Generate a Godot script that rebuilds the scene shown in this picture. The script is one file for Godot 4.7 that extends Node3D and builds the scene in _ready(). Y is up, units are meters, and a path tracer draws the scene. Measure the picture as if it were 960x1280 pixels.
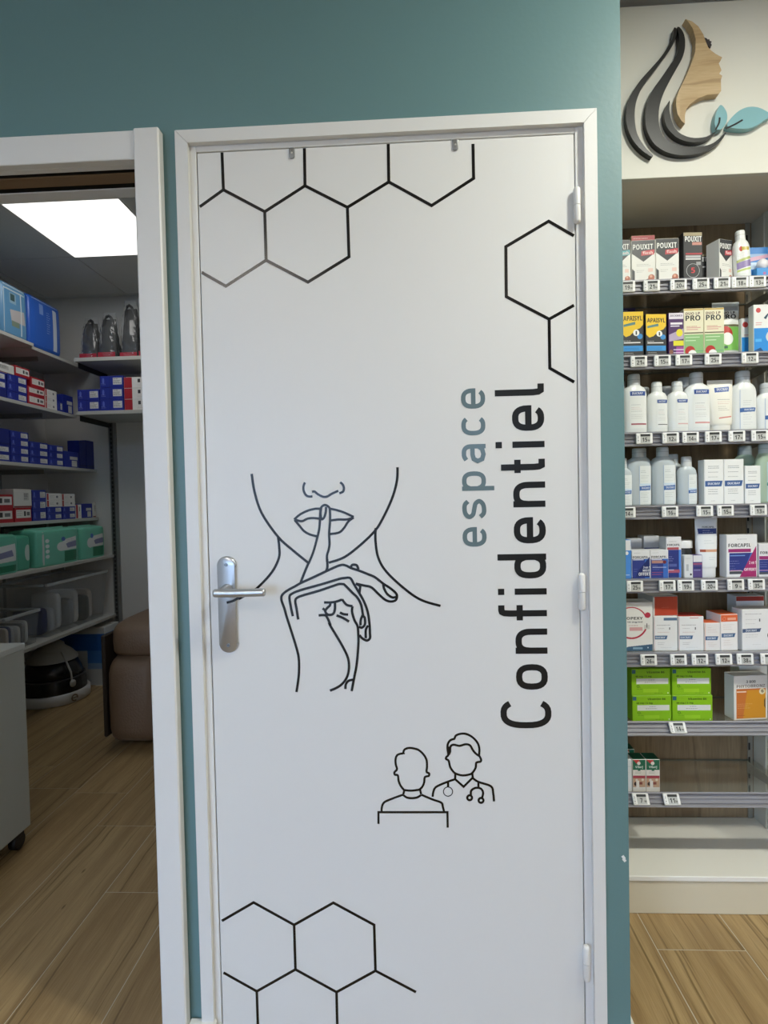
extends Node3D
# A pharmacy: a white door with vinyl lettering in a sea-green wall, a store room through a pocket
# doorway on its left, lit product shelves past the wall's end on its right. Units are metres; the wall's face is z = 0.

const SHELF_BACK := -0.72
const RNG_SEED := 20417

var rng := RandomNumberGenerator.new()
var mats := {}
var meshes := {}
var names := {}
var wood_mats: Array = []
var font: SystemFont
var peel: ImageTexture
var bold: SystemFont

# ---------------------------------------------------------------- materials
func mat(c: Color, rough := 0.6, metal := 0.0, spec := 0.5) -> StandardMaterial3D:
	var key := "%s %.2f %.2f %.2f" % [c.to_html(), rough, metal, spec]
	if not mats.has(key):
		var m := StandardMaterial3D.new()
		m.albedo_color = c
		m.roughness = rough
		m.metallic = metal
		m.metallic_specular = spec
		mats[key] = m
	return mats[key]

func hx(s: String) -> Color:
	return Color.html(s)

func clear(c: Color, alpha: float, rough := 0.02) -> StandardMaterial3D:
	var m := StandardMaterial3D.new()
	m.albedo_color = Color(c.r, c.g, c.b, alpha)
	m.transparency = BaseMaterial3D.TRANSPARENCY_ALPHA
	m.roughness = rough
	return m

func glow(c: Color, energy: float) -> StandardMaterial3D:
	var m := StandardMaterial3D.new()
	m.albedo_color = Color(0.9, 0.9, 0.9)
	m.emission_enabled = true
	m.emission = c
	m.emission_energy_multiplier = energy
	return m

# orange-peel relief of rolled paint
func painted(c: Color, rough: float, relief := 0.02) -> StandardMaterial3D:
	var m := StandardMaterial3D.new()
	m.albedo_color = c
	m.roughness = rough
	if peel == null:
		var n := FastNoiseLite.new()
		n.seed = 7
		n.frequency = 0.08
		n.fractal_octaves = 3
		peel = ImageTexture.create_from_image(n.get_seamless_image(256, 256))
	m.heightmap_enabled = true
	m.heightmap_texture = peel
	m.heightmap_scale = relief
	m.uv1_triplanar = true
	m.uv1_world_triplanar = true
	m.uv1_scale = Vector3(3, 3, 3)
	return m

# oak-look print: grain runs along v
func oak_image(w: int, h: int, light: Color, dark: Color, line: Color, sd: int, knots: int) -> Image:
	var im := Image.create(w, h, false, Image.FORMAT_RGB8)
	var a := FastNoiseLite.new()
	a.seed = sd
	a.frequency = 0.02
	a.fractal_octaves = 4
	var b := FastNoiseLite.new()
	b.seed = sd + 11
	b.frequency = 0.05
	b.fractal_octaves = 2
	var r := RandomNumberGenerator.new()
	r.seed = sd
	var kn := []
	for k in knots:
		kn.append([r.randf_range(0.2, 0.8) * w, r.randf_range(0.1, 0.9) * h, r.randf_range(2.0, 4.0)])
	var sx := 160.0 / w
	var sy := 700.0 / h
	for y in h:
		for x in w:
			var px := x * sx
			var py := y * sy
			var warp := a.get_noise_2d(px * 0.35, py * 0.10) * 12.0
			var broad := a.get_noise_2d((px + warp) * 0.9 + 300.0, py * 0.05)
			var fine := b.get_noise_2d((px + warp * 0.4) * 9.0, py * 0.22)
			var ring := sin((px + warp * 2.0) * 0.5 + broad * 5.0)
			var t := clampf(0.5 + broad * 0.85 + fine * 0.42 + ring * 0.05, 0.0, 1.0)
			var c := light.lerp(dark, t)
			var streak := clampf((b.get_noise_2d((px + warp) * 2.0 + 90.0, py * 0.03) - 0.40) * 4.0, 0.0, 1.0)
			c = c.lerp(line, streak * 0.6)
			for k in kn:
				var d: float = Vector2((x - k[0]) * 1.6, (y - k[1]) * 0.55).length() / k[2]
				if d < 2.0:
					c = c.lerp(line, clampf(1.3 - d, 0.0, 0.8))
			im.set_pixel(x, y, c)
	return im

func printed(im: Image, rough := 0.45) -> StandardMaterial3D:
	var m := StandardMaterial3D.new()
	m.albedo_texture = ImageTexture.create_from_image(im)
	m.roughness = rough
	return m

# ---------------------------------------------------------------- flat print
# cmds, in units of the face (0,0 top left): r rectangle, c disc, o ring, p polygon, t lines of small print
func paint(w: int, h: int, bg: Color, cmds: Array) -> Image:
	var im := Image.create(w, h, false, Image.FORMAT_RGB8)
	im.fill(bg)
	for k in cmds:
		var col: Color = hx(k[k.size() - 1])
		match k[0]:
			"r":
				im.fill_rect(Rect2i(roundi(k[1] * w), roundi(k[2] * h), maxi(1, roundi((k[3] - k[1]) * w)), maxi(1, roundi((k[4] - k[2]) * h))), col)
			"c":
				_disc(im, k[1] * w, k[2] * h, 0.0, k[3] * w, col)
			"o":
				_disc(im, k[1] * w, k[2] * h, (k[3] - k[4]) * w, k[3] * w, col)
			"p":
				var pts := PackedVector2Array()
				var q: Array = k[1]
				for i in range(0, q.size(), 2):
					pts.append(Vector2(q[i] * w, q[i + 1] * h))
				_fill(im, pts, col)
			"t":
				var r := RandomNumberGenerator.new()
				r.seed = int(k[1] * 977 + k[2] * 3571)
				for row in int(k[4]):
					var y := int((k[2] + row * k[5]) * h)
					var x := int(k[1] * w)
					var end := int((k[1] + (k[3] - k[1]) * r.randf_range(0.6, 1.0)) * w)
					while x < end:
						var n := mini(r.randi_range(3, 9), end - x)
						im.fill_rect(Rect2i(x, y, n, maxi(1, h / 90)), col)
						x += n + 2
	return im

func _disc(im: Image, cx: float, cy: float, r0: float, r1: float, col: Color) -> void:
	for y in range(maxi(0, int(cy - r1)), mini(im.get_height(), int(cy + r1) + 2)):
		for x in range(maxi(0, int(cx - r1)), mini(im.get_width(), int(cx + r1) + 2)):
			var d := Vector2(x + 0.5 - cx, y + 0.5 - cy).length()
			if d <= r1 and d >= r0:
				im.set_pixel(x, y, col)

func _fill(im: Image, pts: PackedVector2Array, col: Color) -> void:
	var lo := pts[0]
	var hi := pts[0]
	for q in pts:
		lo = lo.min(q)
		hi = hi.max(q)
	for y in range(maxi(0, int(lo.y)), mini(im.get_height(), int(hi.y) + 1)):
		for x in range(maxi(0, int(lo.x)), mini(im.get_width(), int(hi.x) + 1)):
			if Geometry2D.is_point_in_polygon(Vector2(x + 0.5, y + 0.5), pts):
				im.set_pixel(x, y, col)

# ---------------------------------------------------------------- nodes
func tag(o: Node, label := "", category := "", group := "", kind := "") -> Node:
	if label: o.set_meta("label", label)
	if category: o.set_meta("category", category)
	if group: o.set_meta("group", group)
	if kind: o.set_meta("kind", kind)
	return o

func numbered(s: String) -> String:
	var n: int = names.get(s, -1) + 1
	names[s] = n
	return s if n == 0 else "%s_%03d" % [s, n]

func thing(called: String, label: String, category: String, at := Vector3.ZERO, turn := 0.0, group := "") -> Node3D:
	var o := Node3D.new()
	o.name = numbered(called)
	add_child(o)
	o.position = at
	o.rotation.y = turn
	tag(o, label, category, group)
	return o

func setting(called: String) -> Node3D:
	var o := Node3D.new()
	o.name = called
	add_child(o)
	o.set_meta("kind", "structure")
	return o

func inst(called: String, mesh: Mesh, m: Material, parent: Node, at := Vector3.ZERO) -> MeshInstance3D:
	var o := MeshInstance3D.new()
	o.mesh = mesh
	if m: o.material_override = m
	parent.add_child(o, true)
	o.name = called
	o.position = at
	return o

func begin() -> SurfaceTool:
	var st := SurfaceTool.new()
	st.begin(Mesh.PRIMITIVE_TRIANGLES)
	st.set_smooth_group(-1)
	return st

func done(st: SurfaceTool) -> ArrayMesh:
	st.generate_normals()
	return st.commit()

# convex face given in any order round its rim; wound to face "out"
func face(st: SurfaceTool, pts: Array, out: Vector3, uvs: Array = []) -> void:
	var n: Vector3 = (pts[1] - pts[0]).cross(pts[2] - pts[0])
	var flip := n.dot(out) > 0.0
	for i in range(1, pts.size() - 1):
		var ids := [0, i + 1, i] if flip else [0, i, i + 1]
		for j in ids:
			if uvs.size(): st.set_uv(uvs[j])
			else: st.set_uv(Vector2.ZERO)
			st.add_vertex(pts[j])

# chamfered box; skip_front leaves the +z face to another surface
func cbox(st: SurfaceTool, c: Vector3, s: Vector3, r: float, skip_front := false) -> void:
	var h := s * 0.5
	r = minf(r, minf(h.x, minf(h.y, h.z)) * 0.9)
	for ax in 3:
		for sg in [-1.0, 1.0]:
			if skip_front and ax == 2 and sg > 0.0: continue
			var u := (ax + 1) % 3
			var v := (ax + 2) % 3
			var pts := []
			for q in [[-1, -1], [1, -1], [1, 1], [-1, 1]]:
				var p := Vector3.ZERO
				p[ax] = sg * h[ax]
				p[u] = q[0] * (h[u] - r)
				p[v] = q[1] * (h[v] - r)
				pts.append(c + p)
			var out := Vector3.ZERO
			out[ax] = sg
			face(st, pts, out)
	if r <= 0.0: return
	for ax in 3:
		var u := (ax + 1) % 3
		var v := (ax + 2) % 3
		for a in [-1.0, 1.0]:
			for b in [-1.0, 1.0]:
				var pts := []
				for q in [[-1, 0], [1, 0], [1, 1], [-1, 1]]:
					var p := Vector3.ZERO
					p[ax] = q[0] * (h[ax] - r)
					p[u] = a * (h[u] - (r if q[1] == 1 else 0.0))
					p[v] = b * (h[v] - (0.0 if q[1] == 1 else r))
					pts.append(c + p)
				var out := Vector3.ZERO
				out[u] = a
				out[v] = b
				face(st, pts, out)
	for a in [-1.0, 1.0]:
		for b in [-1.0, 1.0]:
			for d in [-1.0, 1.0]:
				face(st, [c + Vector3(a * h.x, b * (h.y - r), d * (h.z - r)), c + Vector3(a * (h.x - r), b * h.y, d * (h.z - r)), c + Vector3(a * (h.x - r), b * (h.y - r), d * h.z)], Vector3(a, b, d))

func box_mesh(s: Vector3, r := 0.001) -> ArrayMesh:
	var key := "b%s %.4f" % [s, r]
	if not meshes.has(key):
		var st := begin()
		cbox(st, Vector3.ZERO, s, r)
		meshes[key] = done(st)
	return meshes[key]

# a box between two corners
func slab(called: String, lo: Vector3, hi: Vector3, m: Material, parent: Node, r := 0.001) -> MeshInstance3D:
	return inst(called, box_mesh(hi - lo, r), m, parent, (lo + hi) * 0.5)

# ring stack: each ring is [y, half width, half depth, x shift, z shift]; p rounds the outline (2 = ellipse)
func ring_point(r: Array, t: float, p: float) -> Vector3:
	var co := cos(t)
	var si := sin(t)
	var x: float = signf(co) * pow(absf(co), 2.0 / p) * r[1]
	var z: float = signf(si) * pow(absf(si), 2.0 / p) * r[2]
	return Vector3(x + (r[3] if r.size() > 3 else 0.0), r[0], z + (r[4] if r.size() > 4 else 0.0))

func loft(rings: Array, seg := 24, p := 2.0, caps := true) -> ArrayMesh:
	var st := SurfaceTool.new()
	st.begin(Mesh.PRIMITIVE_TRIANGLES)
	st.set_smooth_group(0)
	for i in rings.size() - 1:
		for k in seg:
			var a := TAU * k / seg
			var b := TAU * (k + 1) / seg
			var q := [ring_point(rings[i], a, p), ring_point(rings[i], b, p), ring_point(rings[i + 1], b, p), ring_point(rings[i + 1], a, p)]
			var mid: Vector3 = (q[0] + q[1] + q[2] + q[3]) * 0.25
			var r: Array = rings[i]
			var out := mid - Vector3(r[3] if r.size() > 3 else 0.0, mid.y, r[4] if r.size() > 4 else 0.0)
			if absf(rings[i][1] - rings[i + 1][1]) > absf(rings[i][0] - rings[i + 1][0]) * 3.0:
				out = Vector3(0, 1, 0) if (rings[i][1] > rings[i + 1][1]) == (rings[i + 1][0] >= rings[i][0]) else Vector3(0, -1, 0)
			if q[0].distance_to(q[1]) < 1e-6: face(st, [q[1], q[2], q[3]], out)
			elif q[2].distance_to(q[3]) < 1e-6: face(st, [q[0], q[1], q[2]], out)
			else: face(st, q, out)
	if caps:
		st.set_smooth_group(-1)
		for e in [[0, -1.0], [rings.size() - 1, 1.0]]:
			var pts := []
			for k in seg: pts.append(ring_point(rings[e[0]], TAU * k / seg, p))
			face(st, pts, Vector3(0, e[1], 0))
	st.generate_normals()
	return st.commit()

func ring_at(rings: Array, y: float) -> Array:
	for i in rings.size() - 1:
		if y <= rings[i + 1][0] and rings[i + 1][0] > rings[i][0]:
			var t := clampf((y - rings[i][0]) / (rings[i + 1][0] - rings[i][0]), 0.0, 1.0)
			return [y, lerpf(rings[i][1], rings[i + 1][1], t), lerpf(rings[i][2], rings[i + 1][2], t)]
	return rings[rings.size() - 1]

# a label that hugs the front of a ring stack, from x0 to x1 (shares of the half width)
func hug(rings: Array, y0: float, y1: float, x0: float, x1: float, p := 2.0, lift := 0.0005) -> ArrayMesh:
	var st := SurfaceTool.new()
	st.begin(Mesh.PRIMITIVE_TRIANGLES)
	st.set_smooth_group(0)
	var nu := 10
	var nv := 8
	var grid := []
	for j in nv + 1:
		var row := []
		var r := ring_at(rings, lerpf(y0, y1, float(j) / nv))
		for i in nu + 1:
			var x := lerpf(x0, x1, float(i) / nu)
			var z: float = pow(maxf(0.0, 1.0 - pow(absf(x), p)), 1.0 / p) * r[2] + lift
			row.append(Vector3(x * (r[1] + lift), r[0], z))
		grid.append(row)
	for j in nv:
		for i in nu:
			face(st, [grid[j][i], grid[j][i + 1], grid[j + 1][i + 1], grid[j + 1][i]], Vector3(0, 0, 1), [Vector2(float(i) / nu, 1.0 - float(j) / nv), Vector2(float(i + 1) / nu, 1.0 - float(j) / nv), Vector2(float(i + 1) / nu, 1.0 - float(j + 1) / nv), Vector2(float(i) / nu, 1.0 - float(j + 1) / nv)])
	st.generate_normals()
	return st.commit()

# flat outline with thickness; front face at z = t, back at z = 0
func extrude(flat: Array, t: float, bevel := 0.0) -> ArrayMesh:
	var pts := PackedVector2Array()
	for i in range(0, flat.size(), 2): pts.append(Vector2(flat[i], flat[i + 1]))
	if Geometry2D.is_polygon_clockwise(pts): pts.reverse()
	var st := begin()
	var ids := Geometry2D.triangulate_polygon(pts)
	for i in range(0, ids.size(), 3):
		var a := pts[ids[i]]
		var b := pts[ids[i + 1]]
		var c := pts[ids[i + 2]]
		face(st, [Vector3(a.x, a.y, t), Vector3(b.x, b.y, t), Vector3(c.x, c.y, t)], Vector3.BACK, [a, b, c])
		face(st, [Vector3(a.x, a.y, 0), Vector3(b.x, b.y, 0), Vector3(c.x, c.y, 0)], Vector3.FORWARD, [a, b, c])
	for i in pts.size():
		var a := pts[i]
		var b := pts[(i + 1) % pts.size()]
		var n := Vector3(b.y - a.y, a.x - b.x, 0)
		face(st, [Vector3(a.x, a.y, 0), Vector3(b.x, b.y, 0), Vector3(b.x, b.y, t), Vector3(a.x, a.y, t)], n, [a, b, b, a])
	return done(st)

# smooth outline through the given corners
func curve(flat: Array, closed: bool, steps := 5) -> PackedVector2Array:
	var p := []
	for i in range(0, flat.size(), 2): p.append(Vector2(flat[i], flat[i + 1]))
	var out := PackedVector2Array()
	var n := p.size()
	for i in (n if closed else n - 1):
		var a: Vector2 = p[(i - 1 + n) % n] if closed or i > 0 else p[0]
		var b: Vector2 = p[i]
		var c: Vector2 = p[(i + 1) % n]
		var d: Vector2 = p[(i + 2) % n] if closed or i + 2 < n else p[n - 1]
		for k in steps:
			out.append(b.cubic_interpolate(c, a, d, float(k) / steps))
	if not closed: out.append(p[n - 1])
	return out

func curved(flat: Array, steps := 3) -> Array:
	var r := []
	for q in curve(flat, true, steps): r.append_array([q.x, q.y])
	return r

# vinyl line art: every stroke is [width, smooth, closed, x, y, x, y ...] on the door's face
func ribbon(st: SurfaceTool, stroke: Array, t: float) -> void:
	var w: float = stroke[0]
	var closed: bool = stroke[2] == 1
	var flat := stroke.slice(3)
	var p := PackedVector2Array()
	if stroke[1] == 1: p = curve(flat, closed)
	else:
		for i in range(0, flat.size(), 2): p.append(Vector2(flat[i], flat[i + 1]))
	var n := p.size()
	var l := []
	var r := []
	for i in n:
		var a := (p[i] - p[(i - 1 + n) % n]).normalized() if closed or i > 0 else (p[1] - p[0]).normalized()
		var b := (p[(i + 1) % n] - p[i]).normalized() if closed or i < n - 1 else a
		var m := (a.orthogonal() + b.orthogonal()).normalized()
		var k := w * 0.5 / maxf(0.5, m.dot(a.orthogonal()))
		l.append(p[i] + m * k)
		r.append(p[i] - m * k)
	for i in (n if closed else n - 1):
		var j := (i + 1) % n
		var q := [l[i], l[j], r[j], r[i]]
		var top := []
		var bot := []
		for v in q:
			top.append(Vector3(v.x, v.y, t))
			bot.append(Vector3(v.x, v.y, 0))
		face(st, [top[0], top[1], top[2]], Vector3.BACK)
		face(st, [top[0], top[2], top[3]], Vector3.BACK)
		var side := Vector3(l[i].x - r[i].x, l[i].y - r[i].y, 0)
		face(st, [top[0], top[1], bot[1], bot[0]], side)
		face(st, [top[3], top[2], bot[2], bot[3]], -side)

func line_art(called: String, strokes: Array, m: Material, parent: Node, z := 0.0001, t := 0.0004) -> MeshInstance3D:
	var st := begin()
	var n := 0
	for s in strokes:
		var q: Array = s.duplicate()
		for i in range(3, q.size(), 2):
			q[i] = clampf(q[i], 0.003, 0.8275)
			q[i + 1] = minf(q[i + 1], 2.0435)
		ribbon(st, q, t + 0.000012 * n)
		n += 1
	return inst(called, done(st), m, parent, Vector3(0, 0, z))

# raised print: a word of the given width, centred
func word(parent: Node, s: String, at: Vector3, width: float, m: Material, height := 0.0, heavy := true, called := "lettering") -> MeshInstance3D:
	var key := "w%s%s" % [s, heavy]
	if not meshes.has(key):
		var tm := TextMesh.new()
		tm.text = s
		tm.font = bold if heavy else font
		tm.font_size = 32
		tm.pixel_size = 0.01
		tm.depth = 0.01
		tm.curve_step = 2.0
		meshes[key] = tm
	var o := inst(called, meshes[key], m, parent)
	var b: AABB = meshes[key].get_aabb()
	var sx := width / maxf(b.size.x, 0.001)
	var sy := (height / maxf(b.size.y, 0.001)) if height > 0.0 else sx
	o.scale = Vector3(sx, sy, 0.03)
	var c := b.get_center()
	o.position = at - Vector3(c.x * sx, c.y * sy, 0)
	return o

# a tube along points
func pipe(pts: Array, r0: float, r1: float, seg := 12) -> ArrayMesh:
	var st := SurfaceTool.new()
	st.begin(Mesh.PRIMITIVE_TRIANGLES)
	st.set_smooth_group(0)
	var rings := []
	var n := pts.size()
	for i in n:
		var d: Vector3 = (pts[mini(i + 1, n - 1)] - pts[maxi(i - 1, 0)]).normalized()
		var u := d.cross(Vector3.UP if absf(d.y) < 0.9 else Vector3.RIGHT).normalized()
		var v := d.cross(u)
		var r := lerpf(r0, r1, float(i) / (n - 1))
		var ring := []
		for k in seg: ring.append(pts[i] + (u * cos(TAU * k / seg) + v * sin(TAU * k / seg)) * r)
		rings.append(ring)
	for i in n - 1:
		for k in seg:
			var j := (k + 1) % seg
			var q := [rings[i][k], rings[i][j], rings[i + 1][j], rings[i + 1][k]]
			face(st, q, (q[0] + q[2]) * 0.5 - (pts[i] + pts[i + 1]) * 0.5)
	st.set_smooth_group(-1)
	face(st, rings[0], pts[0] - pts[1])
	face(st, rings[n - 1], pts[n - 1] - pts[n - 2])
	st.generate_normals()
	return st.commit()

# cushion-like block
func soft_box(s: Vector3, p := 4.0, seg := 28) -> ArrayMesh:
	var rings := []
	var n := 14
	for i in n + 1:
		var t := -PI / 2 + PI * i / n
		var y := signf(sin(t)) * pow(absf(sin(t)), 2.0 / p) * s.y * 0.5
		var k := maxf(pow(absf(cos(t)), 2.0 / p), 0.001)
		rings.append([y, s.x * 0.5 * k, s.z * 0.5 * k])
	return loft(rings, seg, p, false)

# ---------------------------------------------------------------- builders for stock
# a printed carton; at = middle of the base of its front face
func carton(called: String, label: String, group: String, at: Vector3, s: Vector3, turn: float, side: Color, cmds: Array, words: Array = [], bg := Color(0, 0, 0, 0), top := Color(0, 0, 0, 0)) -> Node3D:
	var o := thing(called, label, "carton" if called.ends_with("carton") else "box", at, turn, group)
	carton_mesh(o, s, side, cmds, bg, top)
	for k in words:
		word(o, k[0], Vector3((k[1] - 0.5) * s.x, (1.0 - k[2]) * s.y, 0.0002), k[3] * s.x, mat(hx(k[5]), 0.5), k[4] * s.y)
	return o

func carton_mesh(o: Node3D, s: Vector3, side: Color, cmds: Array, bg: Color, top: Color) -> void:
	var r := 0.0012
	var st := begin()
	cbox(st, Vector3(0, s.y * 0.5, -s.z * 0.5), s, r, true)
	var body := inst("carton_body", done(st), mat(side, 0.42), o)
	var base: Color = bg if bg.a > 0.0 else side
	var key := "print %s %s" % [cmds, base.to_html()]
	if not mats.has(key):
		var w := 128
		mats[key] = printed(paint(w, clampi(int(w * s.y / s.x), 24, 320), base, cmds), 0.4)
	var f := begin()
	var h := s * 0.5
	face(f, [Vector3(-h.x + r, r, 0), Vector3(h.x - r, r, 0), Vector3(h.x - r, s.y - r, 0), Vector3(-h.x + r, s.y - r, 0)], Vector3.BACK, [Vector2(0, 1), Vector2(1, 1), Vector2(1, 0), Vector2(0, 0)])
	inst("printed_front", done(f), mats[key], body)
	if top.a > 0.0:
		slab("coloured_top", Vector3(-h.x + r, s.y - 0.0005, -s.z + r), Vector3(h.x - r, s.y + 0.0004, -r), mat(top, 0.42), body, 0.0)

# flip-cap bottle; at = middle of its base
func bottle(called: String, label: String, group: String, at: Vector3, w: float, h: float, cap_w: float, cap_h: float, body: Color, cap: Color, cmds: Array, x0 := -0.6, x1 := 0.75, words: Array = [], top_share := 0.82, low := 0.04, lean := 0.0) -> Node3D:
	var o := thing(called, label, "bottle", at, 0.0, group)
	o.rotation.z = lean
	var a := w * 0.5
	var b := a * 0.62
	var n := cap_w * 0.5
	var sh := h - cap_h
	var rings := [[0.0, a * 0.9, b * 0.86], [0.003, a * 0.97, b * 0.96], [0.008, a, b], [sh * 0.80, a, b], [sh * 0.88, a * 0.94, b * 0.96], [sh * 0.945, a * 0.78, b * 0.85], [sh * 0.98, lerpf(a * 0.6, n, 0.7), maxf(n * 0.9, b * 0.66)], [sh, n * 0.94, n * 0.86]]
	inst("bottle_body", loft(rings, 28, 2.5), mat(body, 0.3), o)
	var c := inst("cap", loft([[sh - 0.001, n, n * 0.92], [sh + cap_h * 0.80, n * 0.97, n * 0.9], [sh + cap_h * 0.94, n * 0.93, n * 0.86], [h, n * 0.82, n * 0.76]], 24, 2.2), mat(cap, 0.35), o)
	inst("lid_seam", loft([[sh + cap_h * 0.46, n * 1.0, n * 0.93], [sh + cap_h * 0.49, n * 1.0, n * 0.93]], 24, 2.2), mat(cap.darkened(0.3), 0.5), c)
	if cmds.size():
		var key := "print %s %s" % [cmds, body.to_html()]
		if not mats.has(key): mats[key] = printed(paint(112, 176, body, cmds), 0.3)
		var y0 := sh * low
		var y1 := sh * top_share
		inst("label", hug(rings, y0, y1, x0, x1, 2.5), mats[key], o)
		for k in words:
			var mid := lerpf(x0, x1, k[1])
			var z := pow(maxf(0.0, 1.0 - pow(absf(mid), 2.5)), 0.4) * b + 0.0016
			var t := word(o, k[0], Vector3(mid * a, lerpf(y1, y0, k[2]), z), k[3] * a * (x1 - x0), mat(hx(k[5]), 0.5), k[4] * (y1 - y0))
	return o

# squeeze tube that stands on its cap and ends in a flat crimp
func tube(called: String, label: String, group: String, at: Vector3, w: float, h: float, cap_h: float, body: Color, cap: Color, cmds: Array, words: Array = [], lean := 0.0) -> Node3D:
	var o := thing(called, label, "tube", at, 0.0, group)
	o.rotation.z = lean
	var a := w * 0.5
	inst("cap", loft([[0.0, a * 0.74, a * 0.48], [0.002, a * 0.78, a * 0.5], [cap_h, a * 0.78, a * 0.52]], 24, 2.2), mat(cap, 0.35), o)
	var rings := [[cap_h, a * 0.82, a * 0.54], [cap_h + 0.004, a * 0.86, a * 0.55], [h * 0.5, a * 0.92, a * 0.42], [h * 0.8, a * 0.98, a * 0.22], [h * 0.93, a, a * 0.05], [h, a, a * 0.04]]
	inst("tube_body", loft(rings, 28, 2.3), mat(body, 0.35), o)
	var key := "print %s %s" % [cmds, body.to_html()]
	if not mats.has(key): mats[key] = printed(paint(112, 208, body, cmds), 0.35)
	inst("label", hug(rings, cap_h + 0.005, h * 0.925, -0.86, 0.86, 2.3), mats[key], o)
	for k in words:
		var y := lerpf(h * 0.925, cap_h + 0.005, k[2])
		var r := ring_at(rings, y)
		var mid := lerpf(-0.86, 0.86, k[1])
		var t := word(o, k[0], Vector3(mid * a, y, r[2] + 0.001), k[3] * w * 0.86, mat(hx(k[5]), 0.5), k[4] * h * 0.85)
		t.rotation.x = -0.1
	return o

# electronic shelf tag
var tag_proto: Node3D
func price_tag(price: String, cents: String, where: String, at: Vector3, tilt: float) -> void:
	var o: Node3D
	if tag_proto == null:
		tag_proto = thing("price_tag", "", "price tag")
		o = tag_proto
		slab("case", Vector3(-0.0245, -0.0165, 0.0), Vector3(0.0245, 0.0165, 0.007), mat(hx("f6f6f4"), 0.35), o, 0.002)
		slab("screen", Vector3(-0.0125, -0.0135, 0.0068), Vector3(0.0165, 0.0135, 0.0074), mat(hx("c3c4c0"), 0.3), o, 0.0002)
		slab("header_band", Vector3(-0.0125, 0.0065, 0.0073), Vector3(0.0165, 0.0135, 0.0077), mat(hx("3f4142"), 0.3), o, 0.0001)
		for k in 5: slab("code_mark", Vector3(-0.0205, -0.0115 + k * 0.0045, 0.0069), Vector3(-0.0175, -0.0105 + k * 0.0045 + 0.0012 * (k % 2), 0.0071), mat(hx("4a4b4c"), 0.5), o, 0.0)
	else:
		o = tag_proto.duplicate()
		for c in o.get_children():
			if String(c.name).begins_with("price"): c.free()
		o.name = numbered("price_tag")
		add_child(o)
	o.position = at
	o.rotation.x = tilt
	tag(o, "white shelf tag showing %s, %s" % [price, where], "price tag", "electronic price tags on the shelf edges")
	word(o, price, Vector3(0.0, -0.0035, 0.0075), 0.0145 if price.length() > 1 else 0.0075, mat(hx("1d1f20"), 0.5), 0.0125, true, "price_digits")
	word(o, cents, Vector3(0.012, -0.006, 0.0075), 0.006, mat(hx("1d1f20"), 0.5), 0.0055, true, "price_cents")

# stock carton in the store room: its end faces the aisle
func stock(kind: String, label: String, group: String, at: Vector3, s: Vector3, turn: float) -> void:
	match kind:
		"navy":
			carton("stock_carton", label, group, at, s, turn, hx("22308f"), [["r", 0.56, 0.16, 0.95, 0.78, "d6d6d2"], ["t", 0.59, 0.26, 0.92, 4, 0.13, "555555"], ["c", 0.14, 0.4, 0.05, "5b6bc4"], ["t", 0.06, 0.62, 0.26, 2, 0.12, "8f9ad6"], ["r", 0.4, 0.0, 0.415, 1.0, "18226c"]])
		"plain":
			carton("stock_carton", label, group, at, s, turn, hx("1c2878"), [["r", 0.0, 0.9, 1.0, 0.93, "121a55"]])
		"tag":
			carton("stock_carton", label, group, at, s, turn, hx("22308f"), [["r", 0.38, 0.3, 0.9, 0.5, "cfcfcb"], ["r", 0.5, 0.56, 0.86, 0.94, "d6d6d2"], ["t", 0.53, 0.62, 0.83, 4, 0.08, "555555"]])
		"red":
			carton("stock_carton", label, group, at, s, turn, hx("a8232c"), [["r", 0.08, 0.14, 0.96, 0.74, "dcdad4"], ["t", 0.12, 0.24, 0.5, 3, 0.16, "555555"], ["r", 0.55, 0.25, 0.66, 0.6, "39393a"], ["r", 0.72, 0.3, 0.9, 0.56, "6a6a6a"]])
		"split":
			carton("stock_carton", label, group, at, s, turn, hx("dedcd6"), [["r", 0.0, 0.0, 0.36, 1.0, "a8232c"], ["r", 0.62, 0.16, 0.74, 0.5, "39393a"], ["t", 0.58, 0.66, 0.92, 2, 0.14, "7a3a3c"]])
		"white":
			carton("stock_carton", label, group, at, s, turn, hx("d4d4ce"), [["r", 0.55, 0.18, 0.85, 0.62, "b9b9b4"], ["t", 0.58, 0.24, 0.82, 4, 0.09, "666666"], ["r", 0.0, 0.92, 1.0, 1.0, "7a2a30"]])
		"pale":
			carton("stock_carton", label, group, at, s, turn, hx("dfddd8"), [["r", 0.0, 0.0, 0.12, 1.0, "a8332f"], ["t", 0.2, 0.3, 0.55, 3, 0.16, "5a5a5c"], ["c", 0.7, 0.5, 0.07, "6a6a70"]])

# ---------------------------------------------------------------- the place
func _ready() -> void:
	rng.seed = RNG_SEED
	font = SystemFont.new()
	font.font_names = PackedStringArray(["Droid Sans"])
	bold = SystemFont.new()
	bold.font_names = PackedStringArray(["Droid Sans"])
	bold.font_weight = 700
	set_camera_and_light()
	build_shell()
	build_floor()
	build_ceilings()
	build_lamps()
	build_door()
	build_doorway()
	build_shelving()
	build_emblem()
	build_store_room()
	stock_upper_shelves()
	stock_lower_shelves()
	hang_price_tags()
	stock_store_room()

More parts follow.
